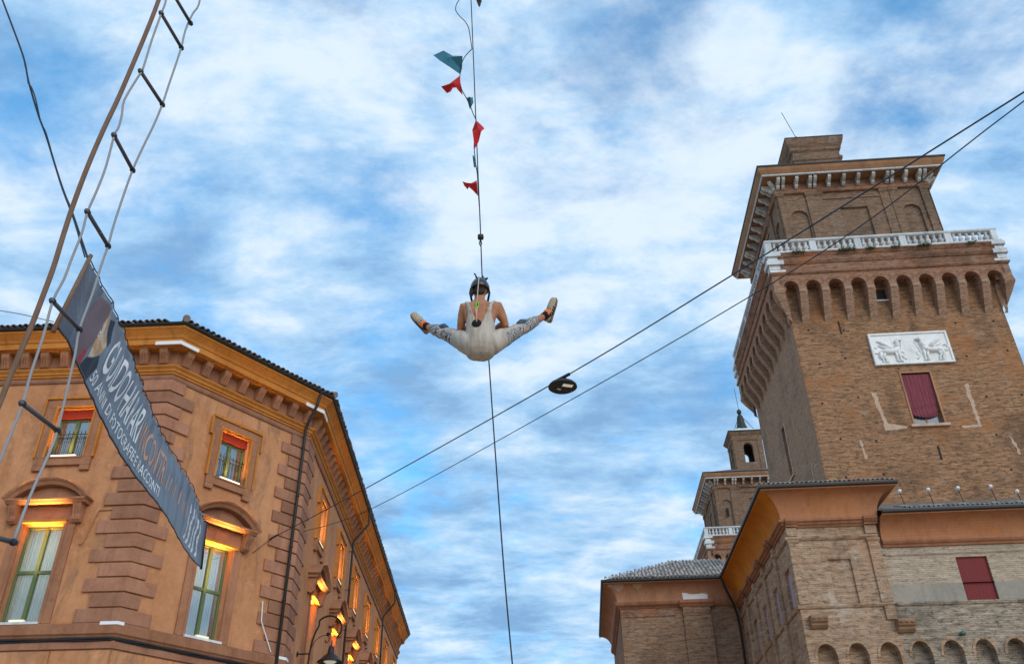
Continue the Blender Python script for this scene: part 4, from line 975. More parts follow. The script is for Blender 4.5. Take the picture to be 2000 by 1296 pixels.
sweepobj('cornice_moulding', [(-.02, 14.46), (.06, 14.46), (.12, 14.54), (.24, 14.62), (.28, 14.72), (.28, 14.80), (-.02, 14.82)], [BP[0], BP[1], (-3.3+bu, 0)], 'surround', bk)
k = MB(); k.profile([(-.02, 14.44), (.26, 14.44), (.34, 14.56), (.42, 14.64), (.42, 14.80), (-.02, 14.82)], -3.35, -1.5, bm); k.profile([(-.02, 14.5), (.12, 14.5), (.22, 14.64), (.22, 14.80), (-.02, 14.82)], -1.5, 0, bm); obj('cornice_break', k, 'surround', bk)
cb_ = [(.16+.75*(1-cos(pi/2*i/10)), 14.80+.90*sin(pi/2*i/10)) for i in range(11)]
sweepobj('cove', [(-.1, 14.80)]+cb_+[(.92, 15.74), (-.1, 15.74)], BP, 'cove_worn', bk); smooth_by_angle(bk.children[-1], 50)
sweepobj('gutter', [(.86, 15.745), (1.0, 15.745), (1.04, 15.79), (1.04, 15.88), (.98, 15.90), (.86, 15.84)], BP, 'gutter', bk)
def covemap(s, o, z):                                 # patches that follow the cove
    a = math.asin(min(1, max(0, (z-14.80)/.90))); return bm(s, .16+.75*(1-cos(a))+o, z)
def covepatch(pts, material):
    k_ = MB(); n_ = 8
    top = pts['top']; bot = pts['bot']; m_ = len(top)
    g_ = [[covemap(top[i][0]*(1-j/n_)+bot[i][0]*j/n_, .012, top[i][1]*(1-j/n_)+bot[i][1]*j/n_) for j in range(n_+1)] for i in range(m_)]
    for i in range(m_-1):
        for j in range(n_): k_.quad(g_[i][j], g_[i+1][j], g_[i+1][j+1], g_[i][j+1])
    o_ = obj('bare_plaster', k_, material, bk); md = o_.modifiers.new('solid', 'SOLIDIFY'); md.thickness = .01
covepatch({'top': [(-3.14, 15.22), (-2.9, 15.20), (-2.75, 15.14), (-2.5, 15.12), (-2.2, 15.13), (-2.05, 15.16), (-1.9, 15.15), (-1.72, 15.10)], 'bot': [(-3.1, 14.83)]*1+[(-2.9, 14.83), (-2.75, 14.83), (-2.5, 14.83), (-2.2, 14.83), (-2.05, 14.83), (-1.9, 14.83), (-1.72, 14.83)]}, 'white_metal')
covepatch({'top': [(-7.3, 15.67), (-7.0, 15.67), (-6.7, 15.67), (-6.4, 15.67)], 'bot': [(-7.25, 15.60), (-6.95, 15.52), (-6.7, 15.35), (-6.45, 15.5)]}, 'plaster_scar')
covepatch({'top': [(-5.9, 15.67), (-5.6, 15.67), (-5.4, 15.67)], 'bot': [(-5.85, 15.55), (-5.6, 15.45), (-5.42, 15.55)]}, 'plaster_scar')
rf = MB(); e_ = 1.0
rf.quad((-6.65+bu-e_, -e_, 15.86), (bu+.1, -e_, 15.86), (bu+.1, 4.0, 15.86+.50*5), (-6.65+bu+4.0, 4.0, 15.86+.50*5))
rf.quad((-6.65+bu-e_, 13, 15.86), (-6.65+bu-e_, -e_, 15.86), (-6.65+bu+4.0, 4.0, 18.36), (-6.65+bu+4.0, 13, 18.36))
broof = obj('roof', rf, 'rooftile_grey', bk)
tm3 = tile_mesh('roof_tile', .095, .52, .50, material='rooftile_grey')
for r_ in range(10):
    x0 = -6.65+bu-.85+.46*r_
    for i in range(int((bu-x0)/.22)):
        p = link('roof_tile', tm3, broof, (x0+.1+.22*i, -1.06+.46*r_, 15.90+.23*r_+rnd.uniform(-.01, .02)), (0, 0, rnd.uniform(-.06, .06)))

# ---- floodlights on the right-hand roof, tufts of grass on the tower cornice
for i, (u_, z_) in enumerate(((6.36, 16.84), (7.68, 16.86), (9.05, 16.88), (10.55, 16.89), (11.67, 16.6))):
    t = thing('floodlight', ('white floodlight on a thin stalk above the lower tiled eave, leftmost of five', 'white floodlight on a stalk above the lower tiled eave, second from left', 'white floodlight on a stalk above the lower tiled eave, middle of five', 'white floodlight on a stalk above the lower tiled eave, second from right', 'white floodlight above the lower tiled eave, nearest the right edge')[i], 'floodlight', cpos(u_, 3.0, z_-.9), YC, 'floodlights on the wing roof')
    k = MB(); k.tube([(.12, 0, -.3), (.05, 0, .5), (0, 0, .82)], .018, 6); obj('stalk', k, 'iron', t)
    k = MB(); k.lathe([(.035, -.10), (.07, -.07), (.085, .05), (.07, .09), (.035, .11)], 12, (0, 0, .92), Matrix.Rotation(.8, 4, 'X')); obj('lamp_head', k, 'white_metal', t, True)
def tuft(s, o, z, nb, sp, i):
    k = MB()
    for j in range(nb):
        x, y = rnd.uniform(-sp, sp), rnd.uniform(-.05, .12); a = rnd.uniform(0, 6.3); l_ = rnd.uniform(.10, .26); b = rnd.uniform(.2, .9)
        d = Vector((cos(a)*b, sin(a)*b-.5, rnd.uniform(-.5, 1.0))).normalized()*l_; wv = Vector((-sin(a), cos(a), .3))*.022
        p0 = Vector((x, -y, 0)); k.add([p0-wv, p0+wv, p0+d*.6+wv*.8-Vector((0, 0, .02)), p0+d*1.0-Vector((0, 0, .08))], [(0, 1, 2), (0, 2, 3)])
    t = obj('grass_tuft', k, 'grass'); p = cpos(10.84+s, 14.2-(HA+PR)-o, z); t.location = p; t.rotation_euler = (0, 0, YC)
    tag(t, ('small green plant tuft on the tower cornice, leftmost below the balustrade', 'widest green tuft on the tower cornice, second from left', 'green tuft on the tower cornice, third from left', 'green tuft on the tower cornice, fourth from left', 'green tuft on the tower cornice, below the fourth balustrade bay', 'green tuft on the tower cornice nearest its right corner')[i], 'plant', 'plants on the tower cornice')
for i, (s, nb, sp) in enumerate(((-5.2, 130, .40), (-2.2, 190, .48), (-.8, 100, .28), (.7, 80, .25), (2.4, 130, .38), (5.2, 70, .25))): tuft(s, .17, 34.16, nb, sp, i)

# ================================================================== things in the air
mat('rope_grey', (0.30, 0.30, 0.31), 0.9); mat('rope_brown', (0.16, 0.085, 0.05), 0.8); mat('rope_dark', (0.03, 0.035, 0.05), 0.8)
mat('rung_metal', (0.10, 0.10, 0.11), 0.45, 0.6)
mat('flag_teal', (0.03, 0.15, 0.21), 0.8); mat('flag_red', (0.50, 0.018, 0.018), 0.8); mat('flag_brown', (0.10, 0.05, 0.02), 0.8)
mat('banner_cloth', (0.118, 0.136, 0.172), 0.36, spec=0.6); mat('print_white', (0.75, 0.77, 0.80), 0.6); mat('print_orange', (0.55, 0.31, 0.22), 0.6)
mat('print_navy', (0.060, 0.070, 0.100), 0.4, spec=0.6); mat('print_dark', (0.022, 0.026, 0.045), 0.6); mat('print_mauve', (0.155, 0.105, 0.12), 0.6); mat('print_skin', (0.52, 0.34, 0.20), 0.6); mat('print_red', (0.35, 0.03, 0.04), 0.6)
mt = MATS['print_skin']; q = NT(mt); v = q.coord(); q.col(q.mix(q.rmp(q.noise(v, 6, 5, 0.6), .4, .62), (0.50, 0.27, 0.12), (0.62, 0.52, 0.40)))
mt = MATS['rope_brown']; q = NT(mt); v = q.coord(); nz_ = q.noise(v, 30, 3, .6, sc=(1, 1, .3)); q.col(q.mix(nz_, (0.12, 0.06, 0.035), (0.24, 0.15, 0.10))); q.bump(nz_, .5, .01)

ROPE = [(-0.550, 7.850, 12.838), (-0.511, 7.850, 12.136), (-0.397, 7.850, 9.173), (-0.351, 7.850, 8.037), (-0.323, 7.850, 7.266), (-0.286, 7.850, 6.753), (-0.252, 7.850, 6.280), (-0.194, 7.850, 5.346), (-0.103, 7.850, 3.957), (-0.023, 7.850, 2.990)]
SWIVEL = (-0.344, 7.850, 7.840)
LOOP_A = [(-0.624, 7.850, 12.368), (-0.671, 7.850, 12.162), (-0.712, 7.850, 12.050), (-0.724, 7.850, 11.916), (-0.664, 7.850, 11.782), (-0.590, 7.850, 11.672), (-0.539, 7.850, 11.541), (-0.515, 7.850, 11.369), (-0.499, 7.850, 11.222), (-0.484, 7.850, 11.097)]
LOOP_B = [(-0.481, 7.800, 11.036), (-0.548, 7.800, 10.936), (-0.594, 7.800, 10.835), (-0.619, 7.800, 10.716), (-0.630, 7.800, 10.577), (-0.634, 7.800, 10.441), (-0.619, 7.800, 10.324), (-0.597, 7.800, 10.228), (-0.549, 7.800, 10.114), (-0.494, 7.800, 9.963), (-0.453, 7.800, 9.815), (-0.413, 7.800, 9.705)]
LOOP_C = [(-0.414, 7.820, 9.726), (-0.425, 7.820, 9.582), (-0.430, 7.820, 9.422), (-0.435, 7.820, 9.274), (-0.427, 7.820, 9.144), (-0.413, 7.820, 8.974), (-0.393, 7.820, 8.823), (-0.385, 7.820, 8.683), (-0.378, 7.820, 8.529), (-0.364, 7.820, 8.306)]
FLAGS = [('teal', [(-1.001, 7.800, 10.966), (-0.866, 7.800, 11.034), (-0.740, 7.800, 10.930), (-0.601, 7.800, 10.815), (-0.612, 7.800, 10.696), (-0.630, 7.800, 10.577), (-0.774, 7.800, 10.659), (-0.899, 7.800, 10.782)]), ('red', [(-0.879, 7.800, 10.349), (-0.767, 7.800, 10.405), (-0.635, 7.800, 10.460), (-0.619, 7.800, 10.344), (-0.597, 7.800, 10.228), (-0.664, 7.800, 10.268), (-0.717, 7.800, 10.269), (-0.749, 7.800, 10.203), (-0.804, 7.800, 10.280)]), ('teal', [(-0.542, 7.800, 10.132), (-0.521, 7.800, 10.057), (-0.502, 7.800, 10.056), (-0.483, 7.800, 10.131), (-0.463, 7.800, 10.112), (-0.448, 7.800, 9.999), (-0.467, 7.800, 9.916), (-0.501, 7.800, 9.973)]), ('red', [(-0.463, 7.800, 9.562), (-0.412, 7.800, 9.615), (-0.361, 7.800, 9.659), (-0.322, 7.800, 9.604), (-0.309, 7.800, 9.541), (-0.347, 7.800, 9.453), (-0.378, 7.800, 9.349), (-0.427, 7.800, 9.254), (-0.448, 7.800, 9.403)]), ('teal', [(-0.450, 7.800, 9.049), (-0.432, 7.800, 9.065), (-0.419, 7.800, 9.048), (-0.406, 7.800, 8.955), (-0.386, 7.800, 8.838), (-0.411, 7.800, 8.872), (-0.437, 7.800, 8.973)]), ('red', [(-0.561, 7.800, 8.604), (-0.512, 7.800, 8.595), (-0.476, 7.800, 8.643), (-0.397, 7.800, 8.690), (-0.390, 7.800, 8.592), (-0.383, 7.800, 8.504), (-0.444, 7.800, 8.537), (-0.500, 7.800, 8.570), (-0.536, 7.800, 8.571)]), ('brown', [(-0.443, 7.800, 12.113), (-0.393, 7.800, 12.134), (-0.356, 7.800, 12.043), (-0.356, 7.800, 11.976), (-0.384, 7.800, 11.921), (-0.406, 7.800, 11.999)])]
RUNGS = [((-3.722, 6.000, 9.950), (-3.638, 6.474, 9.950)), ((-3.714, 6.000, 9.498), (-3.648, 6.448, 9.498)), ((-3.738, 6.000, 8.591), (-3.673, 6.442, 8.591)), ((-3.799, 6.000, 7.693), (-3.802, 6.477, 7.693)), ((-3.818, 6.000, 6.741), (-3.831, 6.493, 6.741)), ((-3.869, 6.000, 5.768), (-3.835, 6.443, 5.768)), ((-3.842, 6.000, 4.797), (-3.785, 6.478, 4.797)), ((-3.849, 6.000, 3.754), (-3.709, 6.207, 3.754))]
LROPE = [(-3.739, 6.000, 9.950), (-3.708, 6.000, 9.686), (-3.714, 6.000, 9.498), (-3.727, 6.000, 9.060), (-3.725, 6.000, 8.629), (-3.747, 6.000, 8.515), (-3.812, 6.000, 8.184), (-3.789, 6.000, 7.969), (-3.783, 6.000, 7.795), (-3.799, 6.000, 7.693), (-3.783, 6.000, 7.295), (-3.795, 6.000, 7.010), (-3.818, 6.000, 6.741), (-3.808, 6.000, 6.499), (-3.825, 6.000, 6.215), (-3.834, 6.000, 5.996), (-3.869, 6.000, 5.768), (-3.852, 6.000, 5.426), (-3.854, 6.000, 5.064), (-3.842, 6.000, 4.797), (-3.857, 6.000, 4.523), (-3.879, 6.000, 4.188), (-3.849, 6.000, 3.754)]
RROPE = [(-3.628, 6.474, 10.649), (-3.601, 6.474, 10.269), (-3.643, 6.474, 10.104), (-3.667, 6.466, 9.807), (-3.648, 6.448, 9.498), (-3.655, 6.446, 9.185), (-3.665, 6.444, 8.899), (-3.673, 6.442, 8.591), (-3.707, 6.453, 8.293), (-3.761, 6.465, 7.977), (-3.802, 6.477, 7.693), (-3.822, 6.483, 7.339), (-3.834, 6.489, 6.988), (-3.831, 6.493, 6.741), (-3.834, 6.481, 6.490), (-3.826, 6.464, 6.158), (-3.835, 6.443, 5.768), (-3.812, 6.451, 5.524), (-3.796, 6.465, 5.151), (-3.785, 6.478, 4.797), (-3.764, 6.422, 4.563), (-3.754, 6.323, 4.173), (-3.709, 6.207, 3.754)]
BROPE = [(-3.162, 5.000, 8.672), (-3.158, 5.000, 8.376), (-3.174, 5.000, 7.968), (-3.200, 5.000, 7.556), (-3.231, 5.000, 7.118), (-3.271, 5.000, 6.719), (-3.297, 5.000, 6.332), (-3.308, 5.000, 5.957), (-3.306, 5.000, 5.671), (-3.299, 5.000, 5.379), (-3.305, 5.000, 5.132), (-3.316, 5.000, 4.853), (-3.336, 5.000, 4.584), (-3.353, 5.000, 4.278), (-3.382, 5.000, 3.897)]
BCABLE1 = [(-7.865, 8.360, 13.359), (-7.642, 8.360, 12.936), (-7.369, 8.360, 12.432), (-7.037, 8.360, 11.813), (-6.889, 8.360, 11.505), (-6.747, 8.360, 11.163), (-6.424, 8.360, 10.499), (-6.212, 8.360, 10.108), (-5.912, 8.360, 9.502), (-5.706, 8.360, 9.102), (-5.525, 8.360, 8.784), (-5.325, 8.360, 8.402), (-5.128, 8.360, 8.019)]
BCABLE2 = [(-6.875, 8.310, 11.489), (-6.774, 8.310, 11.264), (-6.708, 8.310, 11.086), (-6.628, 8.310, 10.981), (-6.505, 8.310, 10.745), (-6.310, 8.310, 10.298), (-6.215, 8.310, 10.153), (-6.095, 8.310, 9.915), (-5.902, 8.310, 9.500), (-5.703, 8.310, 9.101), (-5.468, 8.310, 8.674), (-5.324, 8.310, 8.386), (-5.142, 8.310, 8.012)]
TIE = [(-5.838, 8.000, 7.065), (-5.472, 8.000, 6.990), (-5.256, 8.000, 6.932), (-5.072, 8.000, 6.881)]
TIE2 = [(-6.484, 17.700, 7.136), (-6.695, 18.600, 7.059)]
WISP = [(-5.665, 8.300, 8.686), (-5.599, 8.300, 8.726), (-5.520, 8.300, 8.742)]

def smoothpts(pts, n=4):
    P_ = [Vector(p) for p in pts]; o_ = []
    for i in range(len(P_)-1):
        a, b, c, d = P_[max(i-1, 0)], P_[i], P_[i+1], P_[min(i+2, len(P_)-1)]
        for j in range(n):
            t = j/n; o_.append(.5*((2*b)+(c-a)*t+(2*a-5*b+4*c-d)*t*t+(3*b-a-3*c+d)*t**3))
    o_.append(P_[-1]); return o_
def rope(name, pts, r, material, label, cat, n=4):
    k = MB(); k.tube(smoothpts(pts, n), r, 8); o = obj(name, k, material, None, True); return tag(o, label, cat)
rope('hanging_rope', ROPE, .0068, 'rope_dark', 'straight dark rope running past the hanging performer to the bottom edge', 'rope')
k = MB(); sx, sy, sz = SWIVEL
k.lathe([(.010, -.035), (.034, -.03), (.036, 0), (.034, .03), (.010, .035)], 12, (sx, sy-.03, sz), Matrix.Rotation(pi/2, 4, 'Y'))
k.tube([(sx, sy-.03, sz-.03), (sx+.012, sy-.03, sz-.10), (sx-.004, sy-.03, sz-.13), (sx-.016, sy-.03, sz-.09), (sx, sy-.03, sz-.04)], .007, 6)
tag(obj('rope_swivel', k, 'bronze', None, True), 'small brass swivel on the rope above the performer', 'swivel')
gl = thing('pennant_string', 'string of red and teal pennants tied along the hanging rope', 'bunting', LOOP_B[0])
def rel(p, o): return (Vector(p)-Vector(o))
k = MB()
for lp in (LOOP_A, LOOP_B, LOOP_C): k.tube([rel(p, LOOP_B[0]) for p in smoothpts(lp, 3)], .006, 6)
obj('string', k, 'rope_dark', gl, True)
for i, (c_, pts) in enumerate(FLAGS):
    k = MB(); P_ = [rel(p, LOOP_B[0]) for p in pts]; cen = sum(P_, Vector())/len(P_)
    n_ = len(P_); vs = []
    for ring_ in (0.0, .5, 1.0):
        if ring_ == 0: vs.append(cen+Vector((0, -.06, 0))); continue
        for j, p in enumerate(P_):
            w_ = (.05*sin(j*1.7+i)+.035*cos(j*2.9+i*2))
            vs.append(cen.lerp(p, ring_)+Vector((0, w_*ring_-.045*(1-ring_), 0)))
    fs = [(0, 1+j, 1+(j+1) % n_) for j in range(n_)]+[(1+j, 1+n_+j, 1+n_+(j+1) % n_, 1+(j+1) % n_) for j in range(n_)]
    k.add(vs, fs); o = obj('pennant', k, 'flag_'+c_, gl)
    md = o.modifiers.new('solid', 'SOLIDIFY'); md.thickness = .003
# rope ladder
ld = thing('rope_ladder', 'rope ladder with dark metal rungs hanging at upper left', 'ladder', RUNGS[4][0])
k = MB(); k.tube([rel(p, RUNGS[4][0]) for p in smoothpts(LROPE, 3)], .011, 7); obj('side_rope', k, 'rope_grey', ld, True)
k = MB(); k.tube([rel(p, RUNGS[4][0]) for p in smoothpts(RROPE, 3)], .011, 7); obj('side_rope', k, 'rope_grey', ld, True)
for a, b in RUNGS:
    a_, b_ = rel(a, RUNGS[4][0]), rel(b, RUNGS[4][0]); e_ = (b_-a_).normalized()*.03
    k = MB(); k.tube([a_-e_, b_+e_], .019, 10); r_ = obj('rung', k, 'rung_metal', ld, True)
    for p in (a_, b_):
        k = MB(); k.tube([p-e_*.4, p+e_*.4], .027, 10); obj('rope_knot', k, 'rope_dark', r_, True)
rope('thick_rope', BROPE, .0185, 'rope_brown', 'thick brown rope curving down across the upper left corner', 'rope')
# banner strung along the street
def bez(a, m_, b, t): return a*((1-t)*(1-2*t)) + m_*(4*t*(1-t)) + b*(t*(2*t-1))
BT0, BT1 = Vector((-5.12, 8.36, 8.0)), Vector((-6.48, 17.47, 8.0)); BB0, BBm, BB1 = Vector((-5.07, 8.04, 6.86)), Vector((-5.70, 12.4, 6.78)), Vector((-6.52, 17.75, 7.15))
BL = 9.21; BD = (BT1-BT0).normalized(); BN = BD.cross(Vector((0, 0, 1)))
if BN.x < 0: BN = -BN
def bsurf(s, t, lift=0.0):
    a = s/BL; top = BT0.lerp(BT1, a) - Vector((0, 0, .05*sin(pi*a) + .006*abs(sin(a*BL*3.3)))); bot = bez(BB0, BBm, BB1, a)
    p = top.lerp(bot, t)
    f_ = s*9.0-t*2.6
    wv = .013*sin(f_)*(1-t*.6) + .009*sin(f_*2.3+1)*(1-t*.6) + .05*sin(s*1.1+t*1.3) + .006*sin(s*17+t*7)*(1-t) + .008*sin(t*9+s*2)
    wv *= min(1, s/.4+.2)*min(1, (BL-s)/.4+.1)
    return p + BN*(wv+lift)
ban = thing('banner', 'long grey street banner with white lettering and portrait, strung from upper left', 'banner', BT0)
k = MB(); nx, nz = 230, 26
g_ = [[bsurf(BL*i/nx, j/nz)-BT0 for j in range(nz+1)] for i in range(nx+1)]
k.v = [tuple(p) for r_ in g_ for p in r_]; k.f = [(i*(nz+1)+j, (i+1)*(nz+1)+j, (i+1)*(nz+1)+j+1, i*(nz+1)+j+1) for i in range(nx) for j in range(nz)]
o = obj('cloth', k, 'banner_cloth', ban, True); o.modifiers.new('solid', 'SOLIDIFY').thickness = .002
for nm, s_, ex in (('end_rod', 0.0, .10), ('end_rod', BL, .03)):
    a, b = bsurf(s_, 0)-BT0, bsurf(s_, 1)-BT0; d_ = (a-b).normalized(); k = MB(); k.tube([b-d_*ex, a+d_*ex], .026, 10); obj(nm, k, 'rope_brown' if s_ == 0 else 'print_dark', ban, True)
k = MB(); k.tube([bsurf(BL*i/120, 0, .004)-BT0+Vector((0, 0, .03)) for i in range(121)], .007, 6); obj('edge_cord', k, 'rope_dark', ban)
k = MB(); k.tube([bsurf(BL*i/120, 1, .004)-BT0 for i in range(121)], .009, 6); obj('edge_cord', k, 'rope_dark', ban)
for i in range(26):
    s_ = .18+i*.355; p = bsurf(s_, .015, .004)-BT0; k = MB(); k.tube([p, p+Vector((0, .01, .045))], .008, 6); obj('eyelet_tie', k, 'rope_dark', ban)
def printed(name, polys, material, sub=.05):              # flat print laid on the cloth, 3 mm proud
    k = MB()
    for poly in polys:
        me = bmesh.new(); vs = [me.verts.new((x, y, 0)) for x, y in poly]; f_ = me.faces.new(vs)
        bmesh.ops.triangulate(me, faces=me.faces)
        for _ in range(3):
            es = [e_ for e_ in me.edges if e_.calc_length() > sub*2]
            if not es: break
            bmesh.ops.subdivide_edges(me, edges=es, cuts=1); bmesh.ops.triangulate(me, faces=me.faces)
        me.verts.index_update(); b = len(k.v)
        k.v += [tuple(bsurf(v_.co.x, v_.co.y, .004)-BT0) for v_ in me.verts]; k.f += [tuple(b+v_.index for v_ in f.verts) for f in me.faces]; me.free()
    return obj(name, k, material, ban)
printed('print_field', [[(.04, .02), (.62, .02), (.45, .55), (.52, .98), (.04, .98)]], 'print_navy')
printed('print_background', [[(.62, .10), (.95, .04), (1.0, .45), (.86, .97), (.55, .97), (.45, .55)]], 'print_mauve')
printed('portrait_print', [[(.98, .10), (1.10, .16), (1.34, .42), (1.30, .58), (1.12, .74), (1.02, .80), (.96, .60)]], 'print_skin')
printed('portrait_print', [[(1.00, .82), (1.12, .76), (1.30, .60), (1.42, .72), (1.36, .97), (.95, .97)], [(1.12, .12), (1.25, .06), (1.42, .30), (1.37, .42)]], 'print_dark')
printed('portrait_print', [[(.80, .80), (.92, .78), (.94, .97), (.82, .97)]], 'print_red')
def lettering(text, s0, s1, t_top, t_bot, material, name='lettering', slant=0.0):
    cv = bpy.data.curves.new(name, 'FONT'); cv.body = text; cv.size = 1.0; cv.resolution_u = 3; cv.offset = 0.012
    to = bpy.data.objects.new(name, cv); COL.objects.link(to); dg = bpy.context.evaluated_depsgraph_get(); dg.update()
    me = bpy.data.meshes.new_from_object(to.evaluated_get(dg)); bpy.data.objects.remove(to); bpy.data.curves.remove(cv)
    bm2 = bmesh.new(); bm2.from_mesh(me)
    bmesh.ops.triangulate(bm2, faces=bm2.faces)
    for _ in range(2):
        es = [e_ for e_ in bm2.edges if e_.calc_length() > .16]
        if es: bmesh.ops.subdivide_edges(bm2, edges=es, cuts=1); bmesh.ops.triangulate(bm2, faces=bm2.faces)
    xs = [v_.co.x for v_ in bm2.verts]; ys = [v_.co.y for v_ in bm2.verts]; x0, x1, y0, y1 = min(xs), max(xs), min(ys), max(ys)
    for v_ in bm2.verts:
        s_ = s0+(s1-s0)*(v_.co.x-x0)/(x1-x0); t_ = t_bot+(t_top-t_bot)*(v_.co.y-y0)/(y1-y0); v_.co = bsurf(s_, t_, .006)-BT0
    bm2.to_mesh(me); bm2.free(); me.materials.clear(); me.materials.append(MATS[material]); link(name, me, ban)
lettering('GUIDO HARARI', 1.52, 3.80, .13, .67, 'print_white'); lettering('INCONTRI', 3.92, 5.40, .20, .68, 'print_orange')
lettering('50 ANNI DI FOTOGRAFIE E RACCONTI', 1.42, 5.35, .74, .91, 'print_white')
printed('print_marks', [[(5.6+.17*i, .36+.05*sin(i*2)), (5.64+.17*i, .36), (5.66+.17*i, .60+.08*cos(i*1.7)), (5.62+.17*i, .62)] for i in range(10)], 'print_orange')
em = []
for i in range(5):                                        # white leafy emblem near the far end
    for j in range(6):
        a = j/6; x = 7.45+.30*i; y0 = .18+.12*j
        em.append([(x+.06*sin(j*1.6), y0), (x+.13+.06*sin(j*1.6), y0+.01), (x+.11+.06*sin(j*1.6+1.6), y0+.12), (x+.0+.06*sin(j*1.6+1.6), y0+.11)])
printed('emblem_print', em[::1], 'print_white')
rope('banner_cable', BCABLE1, .013, 'rope_dark', 'dark cable dropping from the top left corner to the banner', 'cable')
rope('loose_cord', BCABLE2, .009, 'rope_dark', 'thinner loose cord twisted round the cable above the banner', 'cord')
rope('tie_line', TIE, .006, 'rope_grey', 'thin line from the left edge to the lower banner corner', 'line')
# overhead wires and the hanging street light
WX1 = [(-8.574, 29.44, 11.79), (-4.38, 24.46, 11.64), (1.17, 17.87, 11.59), (4.37, 14.07, 11.73), (8.14, 9.59, 12.0), (11.5, 5.6, 12.3)]
WX2 = [(-7.92, 31.43, 12.755), (-4.72, 27.13, 11.96), (1.22, 19.17, 11.56), (4.71, 14.49, 11.45), (6.47, 12.13, 11.55), (8.23, 9.78, 12.0), (11.6, 5.4, 12.7)]
rope('overhead_wire', WX1, .0145, 'wire', 'upper overhead wire with the round street light clamped to it', 'wire', 6)
rope('overhead_wire', WX2, .011, 'wire', 'lower overhead wire without any lamp, crossing to the castle side', 'wire', 6)
k = MB(); p = Vector((-8.574, 29.44, 11.79)); w_ = Vector(mC(4.98, 0, 11.83))+PA
k.tube([w_, p], .03, 8); k.tube([p, p+Vector((.35, -.42, 0))], .035, 8); k.tube([p, Vector(mC(4.3, .03, 11.15))+PA], .010, 6)
tag(obj('wire_anchor', k, 'wire', None, True), 'small metal wire anchor on the quoins beside the downpipe', 'bracket')
st = thing('street_light', 'round flat black street light hanging from the upper overhead wire', 'street light', (1.17, 17.87, 11.59))
k = MB(); k.lathe([(.05, -.13), (.20, -.14), (.30, -.17), (.335, -.21), (.34, -.245), (.32, -.26), (.05, -.262)], 36); obj('housing', k, 'gutter', st, True); smooth_by_angle(st.children[-1], 35)
k = MB(); k.box(-.05, .19, -.20, -.09, -.272, -.2625); obj('lens', k, 'lamp_glass', st, rot=(0, 0, .3))
k = MB(); k.box(-.10, .0, .06, .11, -.270, -.2625); obj('sensor', k, 'white_lamp', st, rot=(0, 0, .5))
k = MB(); k.tube([(0, 0, -.14), (.0, 0, .0)], .03, 8); k.tube([(-.16, .19, .02), (.16, -.19, 0.0)], .038, 8); k.tube([(.12, -.10, -.13), (.06, -.05, 0)], .015, 6); obj('clamp', k, 'gutter', st)
# bracket street lamp on the long facade
sl0 = Vector(mS(2.4, 0, 0))+PA
ln = thing('street_lamp', 'black wall bracket lamp with curled arm on the lit facade', 'street lamp', (sl0.x, sl0.y, 8.3))
k = MB(); k.tube([(0, 0, .35), (.46, 0, .36)], .028, 8); k.lathe([(.02, 0), (.09, 0), (.09, .04), (.02, .05)], 12, (0, 0, .35), Matrix.Rotation(pi/2, 4, 'Y')); obj('wall_stub', k, 'iron', ln)
k = MB(); pts = [(.40, 0, -2.6), (.42, 0, -1.2), (.46, 0, .36), (.56, 0, 1.0), (.70, 0, 1.35)] + [(1.08+.47*cos(a), 0, 1.25+.45*sin(a)) for a in [2.5-.28*i for i in range(13)]]
k.tube(smoothpts(pts, 3), .034, 8); obj('curled_arm', k, 'iron', ln, True)
k = MB(); k.tube(smoothpts([(.50, 0, .55), (.66, 0, .85), (.92, 0, 1.0), (1.08, 0, .98)], 4), .014, 6); k.tube(smoothpts([(1.08, 0, 1.0), (1.13, 0, .86), (1.06, 0, .74), (.98, 0, .78), (1.02, 0, .84)], 4), .018, 6); k.lathe([(.02, 0), (.07, .03), (.07, .10), (.02, .13)], 10, (1.08, 0, .98)); obj('scroll_brace', k, 'iron', ln, True)
k = MB(); k.lathe([(.02, .84), (.03, .66), (.10, .60), (.12, .42), (.14, .36), (.27, .28), (.34, .18), (.46, .10), (.48, .06), (.44, .05), (.30, .12), (.02, .16)], 28, (1.24, 0, -.02)); obj('lamp_shade', k, 'pipe', ln, True); smooth_by_angle(ln.children[-1], 40)
k = MB(); k.lathe([(.02, .02), (.16, .04), (.24, .09), (.20, .11), (.02, .11)], 20, (1.24, 0, -.02)); obj('lamp_glass', k, 'lamp_glass', ln, True)

# ================================================================== the performer
mt = mat('skin', (0.40, 0.175, 0.085), 0.5, spec=0.4); q = NT(mt); v = q.coord()
q.col(q.mix(q.rmp(q.noise(v, 7, 4, .6), .35, .65), (0.33, 0.125, 0.052), (0.43, 0.18, 0.085)))
mt = mat('suit', (0.5, 0.45, 0.4), 0.8); q = NT(mt); v = q.coord()
fold = q.noise(v, 1, 4, .6, sc=(16, 8, 3.5)); q.col(q.mix(q.rmp(fold, .35, .7), (0.37, 0.31, 0.25), (0.50, 0.44, 0.385))); q.bump(fold, .35, .02)
mt = mat('suit_print', (0.6, 0.55, 0.5), 0.8); q = NT(mt); v = q.coord()
wv = q.n('ShaderNodeTexWave', wave_type='BANDS', bands_direction='DIAGONAL'); q.l(v, wv.inputs['Vector']); wv.inputs['Scale'].default_value = 13; wv.inputs['Distortion'].default_value = 7; wv.inputs['Detail'].default_value = 3; wv.inputs['Detail Scale'].default_value = 2.5
q.col(q.mix(q.rmp(wv.outputs[0], .52, .62), (0.44, 0.41, 0.40), (0.05, 0.05, 0.055)))
mat('helmet', (0.012, 0.017, 0.030), 0.22, spec=0.6); mat('sock', (0.012, 0.012, 0.018), 0.9); mat('shoe', (0.42, 0.34, 0.24), 0.7); mat('sole', (0.20, 0.15, 0.10), 0.8)
